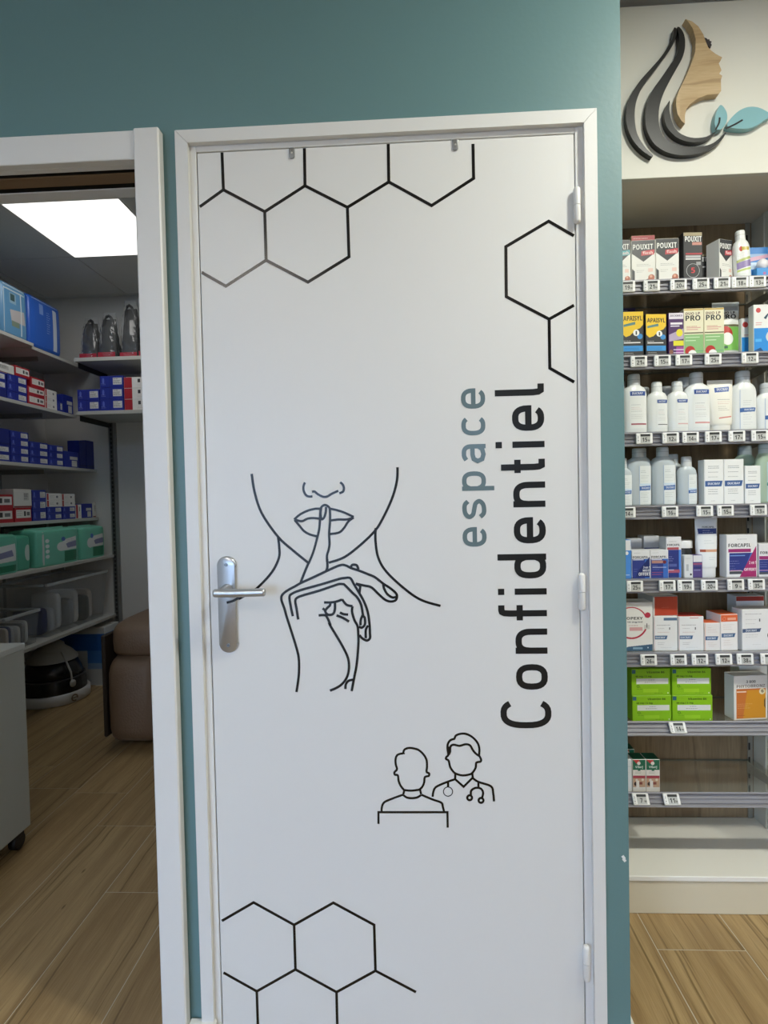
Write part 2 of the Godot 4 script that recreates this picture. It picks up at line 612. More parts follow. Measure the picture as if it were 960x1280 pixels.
func set_camera_and_light() -> void:
	var cam := Camera3D.new()
	cam.name = "camera"
	add_child(cam)
	cam.position = Vector3(0.45528, 1.26478, 1.21621)
	cam.rotation = Vector3(-0.024878, 0.044704, -0.021644)
	cam.fov = rad_to_deg(2.0 * atan(640.0 / 680.0))
	cam.near = 0.02
	cam.far = 200.0
	cam.current = true
	var env := Environment.new()
	env.background_mode = Environment.BG_SKY
	var sky := Sky.new()
	var sm := ProceduralSkyMaterial.new()
	sm.sky_top_color = Color(0.67, 0.79, 0.95)
	sm.sky_horizon_color = Color(0.71, 0.83, 1.0)
	sm.ground_bottom_color = Color(0.25, 0.27, 0.30)
	sm.ground_horizon_color = Color(0.32, 0.35, 0.39)
	sm.sky_energy_multiplier = 1.0
	sm.ground_energy_multiplier = 1.0
	sky.sky_material = sm
	env.sky = sky
	env.background_energy_multiplier = 13.0
	env.tonemap_mode = Environment.TONE_MAPPER_LINEAR
	env.tonemap_exposure = 1.0
	env.sdfgi_enabled = true
	env.ssao_enabled = true
	env.ssil_enabled = true
	var we := WorldEnvironment.new()
	we.name = "environment"
	we.environment = env
	add_child(we)

# ceiling fittings: [x, z, energy, colour]
const SHOP_PANELS := [[0.78, 2.38, 0.35, "fff6ea"], [-0.54, 2.25, 1.3, "fff6ec"], [0.78, 3.6, 0.3, "fff6ea"], [-0.54, 3.6, 0.6, "fff6ec"]]
const SHOP_SPOTS := [[1.46, 0.66, 2.55], [2.55, 0.66, 2.0]]
const STORE_PANEL_ENERGY := 0.44

func panel_lamp(called: String, label: String, group: String, at: Vector3, size: float, energy: float, c: Color, glow_level: float) -> void:
	var o := thing(called, label, "ceiling light", at, 0.0, group)
	slab("panel_frame", Vector3(-size / 2 - 0.004, 0.0, -size / 2 - 0.004), Vector3(size / 2 + 0.004, 0.03, size / 2 + 0.004), mat(hx("e8e8e6"), 0.4), o, 0.002)
	slab("diffuser", Vector3(-size / 2, -0.003, -size / 2), Vector3(size / 2, -0.0005, size / 2), glow(c, glow_level), o, 0.0)
	var l := AreaLight3D.new()
	l.name = "panel_light"
	l.area_size = Vector2(size - 0.01, size - 0.01)
	l.light_energy = energy
	l.light_color = c
	l.area_range = 14.0
	l.area_attenuation = 2.0
	l.shadow_enabled = true
	l.rotation.x = -PI / 2
	l.position.y = -0.012
	o.add_child(l)

func build_lamps() -> void:
	var i := 0
	for q in SHOP_PANELS:
		panel_lamp("ceiling_panel_light", ["square ceiling panel light over the shelf side of the shop", "square ceiling panel light over the doorway side of the shop", "square ceiling panel light near the shop front, shelf side", "square ceiling panel light nearest the shop window"][i], "shop ceiling panels", Vector3(q[0], 2.685, q[1]), 0.595, q[2], hx(q[3]), 1.1)
		i += 1
	i = 0
	for q in SHOP_SPOTS:
		var o := thing("recessed_downlight", ["round recessed downlight in front of the product shelves", "round recessed downlight past the shelving's side panel"][i], "downlight", Vector3(q[0], 2.69, q[1]), 0.0, "recessed downlights")
		inst("trim_ring", loft([[-0.004, 0.096, 0.096], [0.004, 0.1, 0.1], [0.01, 0.1, 0.1]], 28), mat(hx("e9e9e7"), 0.4), o)
		inst("lens", loft([[-0.007, 0.082, 0.082], [-0.004, 0.086, 0.086]], 28), glow(hx("fffff2"), 2.0), o)
		var l := AreaLight3D.new()
		l.name = "downlight"
		l.light_energy = q[2]
		l.light_color = hx("fffff2")
		l.area_size = Vector2(0.15, 0.15)
		l.area_range = 12.0
		l.area_attenuation = 2.0
		l.shadow_enabled = true
		l.rotation.x = -PI / 2
		l.position.y = -0.012
		o.add_child(l)
		i += 1
	panel_lamp("ceiling_panel_light", "lit square ceiling panel in the dim store room", "", Vector3(-1.24, 2.772, -1.745), 0.592, STORE_PANEL_ENERGY, hx("fdfbf6"), 1.35)

func build_shell() -> void:
	var teal := painted(hx("628486"), 0.45, 0.015)
	var white := painted(hx("dcdcd8"), 0.6, 0.02)
	var grey := painted(hx("dcdad4"), 0.7, 0.02)
	# the wall with the two doors: real thickness, two openings
	var w := setting("wall_front")
	var st := begin()
	for b in [[-3.2, -0.985, 0.0, 2.75], [-0.985, -0.09, 2.075, 2.75], [-0.125, -0.045, 0.0, 2.075], [-0.09, 0.875, 2.089, 2.75], [0.876, 0.931, 0.0, 2.75], [-0.09, -0.045, 2.075, 2.089], [0.875, 0.876, 2.089, 2.75]]:
		cbox(st, Vector3((b[0] + b[1]) / 2, (b[2] + b[3]) / 2, -0.065), Vector3(b[1] - b[0], b[3] - b[2], 0.13), 0.0)
	inst("painted_wall", done(st), teal, w)
	var chip := begin()
	ribbon(chip, [0.006, 0, 0, 0.9165, 0.4565, 0.9205, 0.451, 0.9195, 0.448, 0.9235, 0.4435], 0.0003)
	inst("paint_chip", done(chip), mat(hx("e6e6e2"), 0.8), w, Vector3(0, 0, 0.0001))
	var side := setting("wall_return")
	slab("return_wall", Vector3(0.85, 0.0, -0.78), Vector3(0.9305, 2.75, -0.1301), teal, side, 0.0)
	var nook := setting("wall_shelf_side")
	slab("plaster", Vector3(0.94, 0.0, -0.9), Vector3(3.8, 2.75, -0.781), white, nook, 0.0)
	var rt := setting("wall_right")
	slab("plaster", Vector3(3.8, 0.0, -0.9), Vector3(3.95, 2.75, 4.6), white, rt, 0.0)
	var lf := setting("wall_left")
	slab("plaster", Vector3(-3.35, 0.0, -0.13), Vector3(-3.2, 2.75, 4.6), white, lf, 0.0)
	# shop front with a tall glazed opening towards the street
	var bk := setting("wall_back")
	var sb := begin()
	for b in [[-3.35, -3.1, 0.0, 2.75], [-3.1, -1.35, 0.0, 0.15], [-3.1, -1.35, 2.3, 2.75], [-1.35, -0.95, 0.0, 2.75], [-0.95, -0.12, 2.15, 2.75], [-0.12, 1.0, 0.0, 2.75], [1.0, 1.4, 0.0, 1.55], [1.0, 1.4, 1.98, 2.75], [1.4, 3.95, 0.0, 2.75]]:
		cbox(sb, Vector3((b[0] + b[1]) / 2, (b[2] + b[3]) / 2, 4.7), Vector3(b[1] - b[0], b[3] - b[2], 0.2), 0.0)
	inst("plaster", done(sb), white, bk)
	var dark := mat(hx("3c4145"), 0.4, 0.3)
	# shop window, glazed street door, small side light: [name, x0, x1, y0, y1]
	for q in [["window_1", -3.1, -1.35, 0.15, 2.3], ["door_3", -0.95, -0.12, 0.0, 2.15], ["window_2", 1.0, 1.4, 1.55, 1.98]]:
		var win := setting(q[0])
		for x in [q[1], q[2] - 0.05]: slab("frame_stile", Vector3(x, q[3], 4.66), Vector3(x + 0.05, q[4], 4.74), dark, win)
		for y in [q[3], q[4] - 0.05]: slab("frame_rail", Vector3(q[1] + 0.051, y, 4.665), Vector3(q[2] - 0.051, y + 0.05, 4.735), dark, win)
		slab("pane", Vector3(q[1] + 0.051, q[3] + 0.051, 4.695), Vector3(q[2] - 0.051, q[4] - 0.051, 4.701), clear(hx("eaf4f0"), 0.06), win, 0.0)
	var street := setting("pavement")
	slab("paving", Vector3(-14, -0.2, 4.9), Vector3(14, -0.05, 22), mat(hx("9a9895"), 0.9), street, 0.0)
	# store room walls
	var sbk := setting("wall_store_back")
	slab("plaster", Vector3(-2.3, 0.0, -2.83), Vector3(0.9, 2.85, -2.69), grey, sbk, 0.0)
	var sl := setting("wall_store_left")
	slab("plaster", Vector3(-2.33, 0.0, -2.69), Vector3(-2.2, 2.85, -0.1305), grey, sl, 0.0)
	var sr := setting("wall_store_right")
	slab("plaster", Vector3(-0.06, 0.0, -2.69), Vector3(0.04, 2.85, -0.1305), grey, sr, 0.0)
	# skirting
	var skirt := mat(hx("e4e4e0"), 0.35)
	var b1 := setting("baseboard_front")
	slab("skirting_block", Vector3(-0.0745, 0.0, 0.0005), Vector3(-0.012, 0.068, 0.022), skirt, b1, 0.004)
	slab("skirting_end", Vector3(0.876, 0.0, 0.0005), Vector3(0.9308, 0.066, 0.012), skirt, b1, 0.004)
	slab("skirting", Vector3(-3.19, 0.0, 0.0005), Vector3(-1.05, 0.068, 0.012), skirt, b1, 0.003)
	var b2 := setting("baseboard_return")
	slab("skirting", Vector3(0.9312, 0.0, -0.42), Vector3(0.9425, 0.068, 0.011), skirt, b2, 0.004)

func build_floor() -> void:
	var f := setting("floor")
	slab("grout_bed", Vector3(-3.35, -0.06, -2.83), Vector3(3.95, -0.0006, 4.9), mat(hx("cbc3b0"), 0.9), f, 0.0)
	for k in 4:
		var im := oak_image(120, 560, hx("b2976b"), hx("927750"), hx("614c2c"), 31 + k * 17, 2)
		wood_mats.append(printed(im, 0.42))
	var tile := begin()
	var wd := 0.2370
	var ln := 1.1970
	face(tile, [Vector3(-wd / 2, 0, -ln / 2), Vector3(wd / 2, 0, -ln / 2), Vector3(wd / 2, 0, ln / 2), Vector3(-wd / 2, 0, ln / 2)], Vector3.UP, [Vector2(0, 0), Vector2(1, 0), Vector2(1, 1), Vector2(0, 1)])
	for q in [[-1, 0], [1, 0], [0, -1], [0, 1]]:
		var a := Vector3(q[0] * wd / 2 - q[1] * wd / 2, 0, q[1] * ln / 2 - q[0] * ln / 2)
		var b := Vector3(q[0] * wd / 2 + q[1] * wd / 2, 0, q[1] * ln / 2 + q[0] * ln / 2)
		face(tile, [a, b, b - Vector3(0, 0.006, 0), a - Vector3(0, 0.006, 0)], Vector3(q[0], 0, q[1]), [Vector2(0, 0), Vector2(0, 1), Vector2(0.02, 1), Vector2(0.02, 0)])
	var mesh := done(tile)
	for col in range(-18, 12):
		var x := 1.119 + 0.2395 * col + 0.11975
		if x < -3.2 or x > 3.8: continue
		var off := rng.randf_range(0.0, 1.2)
		if col == 0: off = -0.291
		if col == -8: off = -0.844
		off = fposmod(off, 1.1995)
		for row in range(-4, 5):
			var z := off + 1.1995 * row + 0.6
			if z < -2.9 or z > 4.9 or (x > 1.1 and z < -1.1): continue
			var t := inst("floor_tile", mesh, wood_mats[rng.randi() % 4], f, Vector3(x, 0, z))
			if rng.randi() % 2: t.rotation.y = PI

func build_ceilings() -> void:
	var c := setting("ceiling")
	slab("plasterboard", Vector3(-3.35, 2.7, 0.0005), Vector3(3.95, 2.8, 4.9), mat(hx("d6d6d2"), 0.8), c, 0.0)
	slab("plasterboard_over_shelves", Vector3(0.9315, 2.7, -0.9), Vector3(3.95, 2.8, 0.0), mat(hx("d6d6d2"), 0.8), c, 0.0)
	var s := setting("ceiling_store")
	slab("void_lining", Vector3(-2.33, 2.80, -2.83), Vector3(0.9, 2.86, -0.1305), mat(hx("b4b4b0"), 0.9), s, 0.0)
	var m := painted(hx("cfd0cb"), 0.85, 0.03)
	for i in range(-2, 3):
		for j in range(-3, 2):
			var x0 := -1.54 + 0.6 * i
			var z0 := -2.045 + 0.6 * j
			if i == 0 and j == 0: continue
			var lo := Vector3(maxf(x0 + 0.003, -2.199), 2.774, maxf(z0 + 0.003, -2.689))
			var hi := Vector3(minf(x0 + 0.597, 0.03), 2.789, minf(z0 + 0.597, -0.132))
			if hi.x - lo.x < 0.02 or hi.z - lo.z < 0.02: continue
			slab("ceiling_tile", lo, hi, m, s, 0.002)

# ---------------------------------------------------------------- white door with its vinyl
func build_door() -> void:
	var white := painted(hx("dededb"), 0.38, 0.006)
	var frame := setting("trim_1")
	# outer casing, proud of the jamb, mitred at the top corners
	var top := 2.0895
	for q in [["casing_stile", [-0.0445, 0.0, -0.0165, 0.0, -0.0165, 2.0605, -0.0445, top]], ["casing_stile", [0.8485, 0.0, 0.8755, 0.0, 0.8755, top, 0.8485, 2.0605]], ["casing_head", [-0.0435, top, -0.016, 2.061, 0.848, 2.061, 0.875, top]]]:
		inst(q[0], extrude(q[1], 0.0121), white, frame, Vector3(0, 0, 0.0002))
	slab("jamb", Vector3(-0.0440, 0.0, -0.128), Vector3(-0.0022, 2.0600, 0.0), white, frame)
	slab("jamb", Vector3(0.8322, 0.0, -0.128), Vector3(0.8750, 2.0600, 0.0), white, frame)
	slab("jamb_head", Vector3(-0.0440, 2.0602, -0.128), Vector3(0.8750, 2.0885, 0.0), white, frame, 0.0)
	slab("jamb_head_lip", Vector3(-0.0020, 2.0472, -0.128), Vector3(0.8320, 2.0600, 0.0), white, frame)
	var d := setting("door_1")
	slab("leaf", Vector3(0.0, 0.006, -0.04), Vector3(0.83, 2.045, 0.0), white, d, 0.0015)
	var black := mat(hx("0b0c0d"), 0.22, 0.0, 0.45)
	var h1 := line_art("hexagon_decal", HEXA, black, d)
	tag(h1, "black honeycomb lines across the door's top edge")
	tag(line_art("hexagon_decal", HEXB, black, d), "black half hexagons by the upper hinge")
	tag(line_art("hexagon_decal", HEXC, black, d), "black honeycomb lines at the foot of the door")
	tag(line_art("hush_decal", FACE, black, d), "black line drawing of a face with a finger on its lips")
	tag(line_art("patient_icon", PATIENT, black, d), "black outline of a person seated at a desk")
	tag(line_art("doctor_icon", DOCTOR, black, d), "black outline of a doctor with a stethoscope")
	for q in [["confidentiel_lettering", CONFID, mat(hx("191b1d"), 0.3, 0.0, 0.45), "dark vertical lettering"], ["espace_lettering", ESPACE, mat(hx("62757a"), 0.2), "grey-blue vertical lettering"]]:
		var g := Node3D.new()
		g.name = q[0]
		d.add_child(g)
		tag(g, q[3])
		for l in q[1]: line_art("letter", l.slice(1), q[2], g)
	# retaining clips along the top edge
	var steel := mat(hx("8b8d8e"), 0.35, 0.7)
	for x in [0.2140, 0.5742]:
		var cl := inst("clip", loft([[-0.0125, 0.0035, 0.0012], [-0.010, 0.0062, 0.0015], [0.010, 0.0065, 0.0015]], 20, 3.0), steel, d, Vector3(x, 2.0345, 0.0017))
		inst("screw", loft([[-0.002, 0.0003, 0.0012], [-0.0014, 0.0022, 0.0014], [0.0014, 0.0022, 0.0014], [0.002, 0.0003, 0.0012]], 14), mat(hx("d8d8d6"), 0.3, 0.6), cl, Vector3(0, -0.001, 0.001))
	# hinges
	for q in [[1.9262, 1.849], [1.0912, 1.0095], [0.2576, 0.1767]]:
		var hg := Node3D.new()
		hg.name = "hinge"
		d.add_child(hg, true)
		hg.position = Vector3(0.8322, (q[0] + q[1]) * 0.5, 0.0085)
		var hh: float = (q[0] - q[1]) * 0.5
		inst("upper_knuckle", loft([[0.0006, 0.0075, 0.0075], [hh - 0.005, 0.0075, 0.0075], [hh - 0.0018, 0.0062, 0.0062], [hh, 0.0035, 0.0035]], 20), white, hg)
		inst("lower_knuckle", loft([[-hh, 0.0035, 0.0035], [-hh + 0.0018, 0.0062, 0.0062], [-hh + 0.005, 0.0075, 0.0075], [-0.0006, 0.0075, 0.0075]], 20), white, hg)
		slab("hinge_leaf", Vector3(-0.004, -hh + 0.004, -0.0085), Vector3(0.004, hh - 0.004, -0.001), white, hg, 0.0)
	# lever handle on its long plate
	var alu := mat(hx("b9bcbf"), 0.33, 0.85)
	var hd := Node3D.new()
	hd.name = "handle"
	d.add_child(hd)
	hd.position = Vector3(0.0416, 1.0320, 0.0)
	tag(hd, "brushed aluminium lever handle on a long rounded plate")
	var prof := []
	for e in [[1.0, 0.0], [1.0, 0.0045], [0.955, 0.0072], [0.87, 0.0086]]:
		prof.append(e)
	var st := SurfaceTool.new()
	st.begin(Mesh.PRIMITIVE_TRIANGLES)
	st.set_smooth_group(0)
	var rim := func(k: int, s: float, z: float) -> Vector3:
		var t := TAU * k / 48.0
		var r := 0.0222 * s
		var cy := 0.0878 * (1.0 if sin(t) >= 0.0 else -1.0)
		return Vector3(cos(t) * r, cy + sin(t) * r, z)
	for i in prof.size() - 1:
		for k in 48:
			var q := [rim.call(k, prof[i][0], prof[i][1]), rim.call(k + 1, prof[i][0], prof[i][1]), rim.call(k + 1, prof[i + 1][0], prof[i + 1][1]), rim.call(k, prof[i + 1][0], prof[i + 1][1])]
			face(st, q, Vector3(q[0].x, q[0].y * 0.2, 0.01))
	var cap := []
	for k in 48: cap.append(rim.call(k, 0.87, 0.0086))
	face(st, cap, Vector3.BACK)
	st.generate_normals()
	inst("plate", st.commit(), alu, hd)
	for y in [0.0905, -0.0925]:
		var sc := inst("screw", loft([[0.0, 0.0042, 0.0042], [0.001, 0.0036, 0.0036]], 16), mat(hx("7f8284"), 0.3, 0.8), hd, Vector3(0, y, 0.0086))
		sc.rotation.x = PI / 2
		slab("screw_slot", Vector3(-0.003, 0.0008, -0.0005), Vector3(0.003, 0.0013, 0.0005), mat(hx("303234"), 0.5), sc, 0.0)
	var ly := 0.0340
	var neck := []
	for k in 9:
		var t := k / 8.0
		neck.append(Vector3(-0.001 * t, ly, 0.008 + 0.040 * t))
	var lever := inst("lever", pipe([Vector3(-0.0105, ly, 0.052), Vector3(-0.0095, ly, 0.052), Vector3(0.03, ly, 0.0535), Vector3(0.065, ly + 0.0005, 0.0545), Vector3(0.096, ly + 0.001, 0.054)], 0.0094, 0.0090, 20), alu, hd)
	for q in [[-0.0105, 0.052, 0.0094, PI / 2], [0.096, 0.054, 0.0090, -PI / 2]]:
		var e := inst("lever_end", loft([[0.0, q[2], q[2]], [0.0022, q[2] * 0.93, q[2] * 0.93], [0.0042, q[2] * 0.7, q[2] * 0.7], [0.005, q[2] * 0.3, q[2] * 0.3]], 20), alu, lever, Vector3(q[0], ly + (0.001 if q[0] > 0 else 0.0), q[1]))
		e.rotation.z = q[3]
	inst("neck", pipe(neck, 0.0135, 0.0088, 20), alu, lever)
	line_art("vinyl_line", PLATE_LINE, black, d, 0.0088)

# ---------------------------------------------------------------- pocket doorway on the left
func build_doorway() -> void:
	var white := painted(hx("dededb"), 0.42, 0.006)
	var d := setting("door_2")
	slab("jamb_post", Vector3(-0.1325, 0.0, 0.0005), Vector3(-0.0752, 2.0915, 0.0255), white, d, 0.003)
	slab("jamb_lining", Vector3(-0.136, 0.0, -0.1275), Vector3(-0.1255, 2.027, 0.0), white, d, 0.001)
	slab("head_casing", Vector3(-1.10, 2.0262, 0.0005), Vector3(-0.1327, 2.0890, 0.0205), white, d, 0.0015)
	slab("head_lining", Vector3(-0.985, 2.0265, -0.0168), Vector3(-0.1365, 2.0745, 0.0), white, d, 0.001)
	slab("track_board", Vector3(-0.985, 2.0290, -0.0735), Vector3(-0.1365, 2.0745, -0.0350), mat(hx("7a6248"), 0.8), d, 0.001)
	slab("gap_shade_strip", Vector3(-0.985, 2.0315, -0.0349), Vector3(-0.1365, 2.0575, -0.0340), mat(hx("141312"), 0.95), d, 0.0)  # near-black face strip: shade inside the front track gap put into the colour
	slab("gap_shade_strip", Vector3(-0.985, 2.0285, -0.0887), Vector3(-0.1365, 2.0575, -0.0878), mat(hx("141312"), 0.95), d, 0.0)  # shade of the rear track gap, likewise painted as a near-black strip
	slab("track_channel", Vector3(-0.985, 2.058, -0.0348), Vector3(-0.1365, 2.0745, -0.0170), mat(hx("7a6248"), 0.8), d, 0.0)
	slab("track_channel", Vector3(-0.985, 2.058, -0.0885), Vector3(-0.1365, 2.0745, -0.0737), mat(hx("7a6248"), 0.8), d, 0.0)
	slab("inner_lining", Vector3(-0.985, 2.0265, -0.1280), Vector3(-0.1365, 2.0745, -0.0888), white, d, 0.001)
	slab("jamb_post", Vector3(-1.10, 0.0, 0.0005), Vector3(-1.043, 2.026, 0.0255), white, d, 0.003)
	slab("jamb_lining", Vector3(-0.9848, 0.0, -0.1275), Vector3(-0.972, 2.0262, 0.0), white, d, 0.001)

# ---------------------------------------------------------------- product shelving past the wall's end
const SHELVES := [0.326, 0.5475, 0.7695, 0.9975, 1.2235, 1.4475, 1.6810, 1.9065]

func rail_mesh(len_x: float) -> ArrayMesh:
	# aluminium price rail: lips at top and foot, two ribs in the channel; profile in (z, y)
	var p := [[0.0, 0.0], [0.022, 0.0], [0.022, -0.005], [0.0125, -0.0065], [0.0125, -0.0145], [0.0165, -0.0155], [0.0165, -0.0185], [0.0125, -0.0195], [0.0125, -0.0265], [0.0165, -0.0275], [0.0165, -0.0305], [0.0125, -0.0315], [0.0125, -0.0355], [0.0225, -0.037], [0.0225, -0.042], [0.0085, -0.042], [0.0085, -0.004], [0.0, -0.004]]
	var st := begin()
	for i in p.size():
		var a: Array = p[i]
		var b: Array = p[(i + 1) % p.size()]
		var n := Vector3(0, -(b[0] - a[0]), b[1] - a[1]) * -1.0
		face(st, [Vector3(0, a[1], a[0]), Vector3(len_x, a[1], a[0]), Vector3(len_x, b[1], b[0]), Vector3(0, b[1], b[0])], n)
	return done(st)

func build_shelving() -> void:
	var o := thing("shelving_unit", "tall pharmacy shelving with glass shelves, oak back and aluminium price rails", "shelving", Vector3.ZERO)
	var x0 := 0.9445
	var x1 := 1.645
	var oak := printed(oak_image(128, 256, hx("8f7a5c"), hx("715c42"), hx("57452f"), 5, 0), 0.5)
	oak.uv1_triplanar = true
	oak.uv1_world_triplanar = true
	oak.uv1_scale = Vector3(2.2, 1.0, 2.2)
	slab("back_panel", Vector3(x0, 0.1180, -0.745), Vector3(x1, 2.1775, SHELF_BACK), oak, o, 0.0)
	var cream := mat(hx("dcd1b5"), 0.5)
	slab("side_panel", Vector3(x1 + 0.0005, 0.0, -0.745), Vector3(x1 + 0.019, 2.1775, -0.44), mat(hx("c6c2b4"), 0.5), o)
	slab("deck", Vector3(x0, 0.1020, -0.7195), Vector3(x1 + 0.25, 0.1175, -0.417), mat(hx("f3f0e6"), 0.4), o, 0.0015)
	slab("plinth", Vector3(x0, 0.0005, -0.7), Vector3(x1 + 0.25, 0.0988, -0.4215), cream, o, 0.001)
	slab("canopy", Vector3(x0, 2.1780, -0.78), Vector3(x1 + 0.5, 2.6650, -0.4340), mat(hx("e0dacd"), 0.7), o, 0.0)
	slab("fascia", Vector3(x0, 2.1760, -0.4338), Vector3(x1 + 0.5, 2.6650, -0.417), painted(hx("dedcd2"), 0.5, 0.008), o, 0.001)
	# slotted uprights in the back corners and on the side panel
	var metal := mat(hx("8c877a"), 0.45, 0.2)
	var slot := mat(hx("1d1b18"), 0.8)
	for q in [[1.627, -0.7195, 0.0], [0.955, -0.7195, 0.0]]:
		slab("upright", Vector3(q[0] - 0.004, 0.118, q[1]), Vector3(q[0] + 0.012, 2.177, q[1] + 0.004), metal, o, 0.0005)
		if q[0] > 1.2:
			for k in 40: slab("upright_slot", Vector3(q[0] - 0.003, 0.16 + k * 0.05, q[1] + 0.0041), Vector3(q[0] + 0.003, 0.185 + k * 0.05, q[1] + 0.0046), slot, o, 0.0)
	for z in [-0.655, -0.60]: slab("side_upright", Vector3(x1 - 0.004, 0.12, z - 0.006), Vector3(x1, 2.177, z + 0.006), mat(hx("c6c2b4"), 0.45), o, 0.0005)
	var alu := mat(hx("9b9aa0"), 0.36, 0.3)
	var glass := clear(hx("d7e6df"), 0.05, 0.02)
	var rail := rail_mesh(x1 - x0 - 0.004)
	for i in SHELVES.size():
		var y: float = SHELVES[i]
		var g := slab("glass_shelf", Vector3(x0 + 0.002, y - 0.006, SHELF_BACK + 0.004), Vector3(x1 - 0.002, y, -0.4985), glass, o, 0.0)
		slab("polished_edge", Vector3(x0 + 0.002, y - 0.0058, SHELF_BACK + 0.0015), Vector3(x1 - 0.002, y - 0.0002, SHELF_BACK + 0.0039), mat(hx("38423c"), 0.3), g, 0.0).position -= g.position
		var r := inst("price_rail", rail, alu, g, Vector3(x0 + 0.002, y + 0.0015, -0.499) - g.position)
		r.rotation.x = rail_tilt(i)
		for x in [1.6195, x0 + 0.004]:
			var b := begin()
			for q in [[0.0, 1.0], [1.0, -1.0]]: pass
			var pts := [Vector3(0, -0.0065, -0.716), Vector3(0, -0.0065, -0.502), Vector3(0, -0.018, -0.502), Vector3(0, -0.045, -0.716)]
			var rev := []
			for v in pts: rev.append(v + Vector3(0.003, 0, 0))
			face(b, pts, Vector3.LEFT)
			face(b, rev, Vector3.RIGHT)
			for k in 4: face(b, [pts[k], pts[(k + 1) % 4], rev[(k + 1) % 4], rev[k]], (pts[k] + pts[(k + 1) % 4]) * 0.5 - Vector3(0, -0.02, -0.6))
			inst("shelf_bracket", done(b), metal, o, Vector3(x, y, 0))

func rail_tilt(i: int) -> float:
	return [-0.55, -0.55, -0.1, -0.06, -0.04, -0.02, 0.0, 0.0][i]

# ---------------------------------------------------------------- emblem on the fascia
func build_emblem() -> void:
	var at := Vector3(1.25, 2.2, -0.4165)
	var o := thing("wall_emblem", "emblem of a woman's oak profile with black hair strands and blue leaves", "emblem", at)
	var shift := func(flat: Array) -> Array:
		var r := []
		for i in range(0, flat.size(), 2): r.append_array([flat[i] - at.x, flat[i + 1] - at.y])
		return r
	var oak := printed(oak_image(160, 160, hx("cbb189"), hx("b4976d"), hx("977a54"), 77, 0), 0.5)
	oak.uv1_scale = Vector3(1.6, 3.0, 1)
	var turned := oak.albedo_texture.get_image()
	turned.rotate_90(CLOCKWISE)
	oak.albedo_texture = ImageTexture.create_from_image(turned)
	inst("profile", extrude(shift.call(LOGO_WOOD), 0.0215), oak, o)
	var ink := mat(hx("121314"), 0.36)
	for q in [LOGO_HAIR1, LOGO_HAIR2, LOGO_HAIR3]:
		inst("hair_strand", extrude(curved(shift.call(q)), 0.0185), ink, o)
	inst("eyelash", extrude(shift.call(LOGO_LASH), 0.021), mat(hx("2a2226"), 0.5), o)
	var blue := mat(hx("84b3bb"), 0.3)
	for q in [[LOGO_LEAF1, LOGO_VEIN1], [LOGO_LEAF2, LOGO_VEIN2]]:
		var lf := inst("leaf", extrude(curved(shift.call(q[0])), 0.0195), blue, o)
		var st := begin()
		ribbon(st, [0.0045, 1, 0] + shift.call(q[1]), 0.0012)
		inst("vein", done(st), ink, lf, Vector3(0, 0, 0.0196))

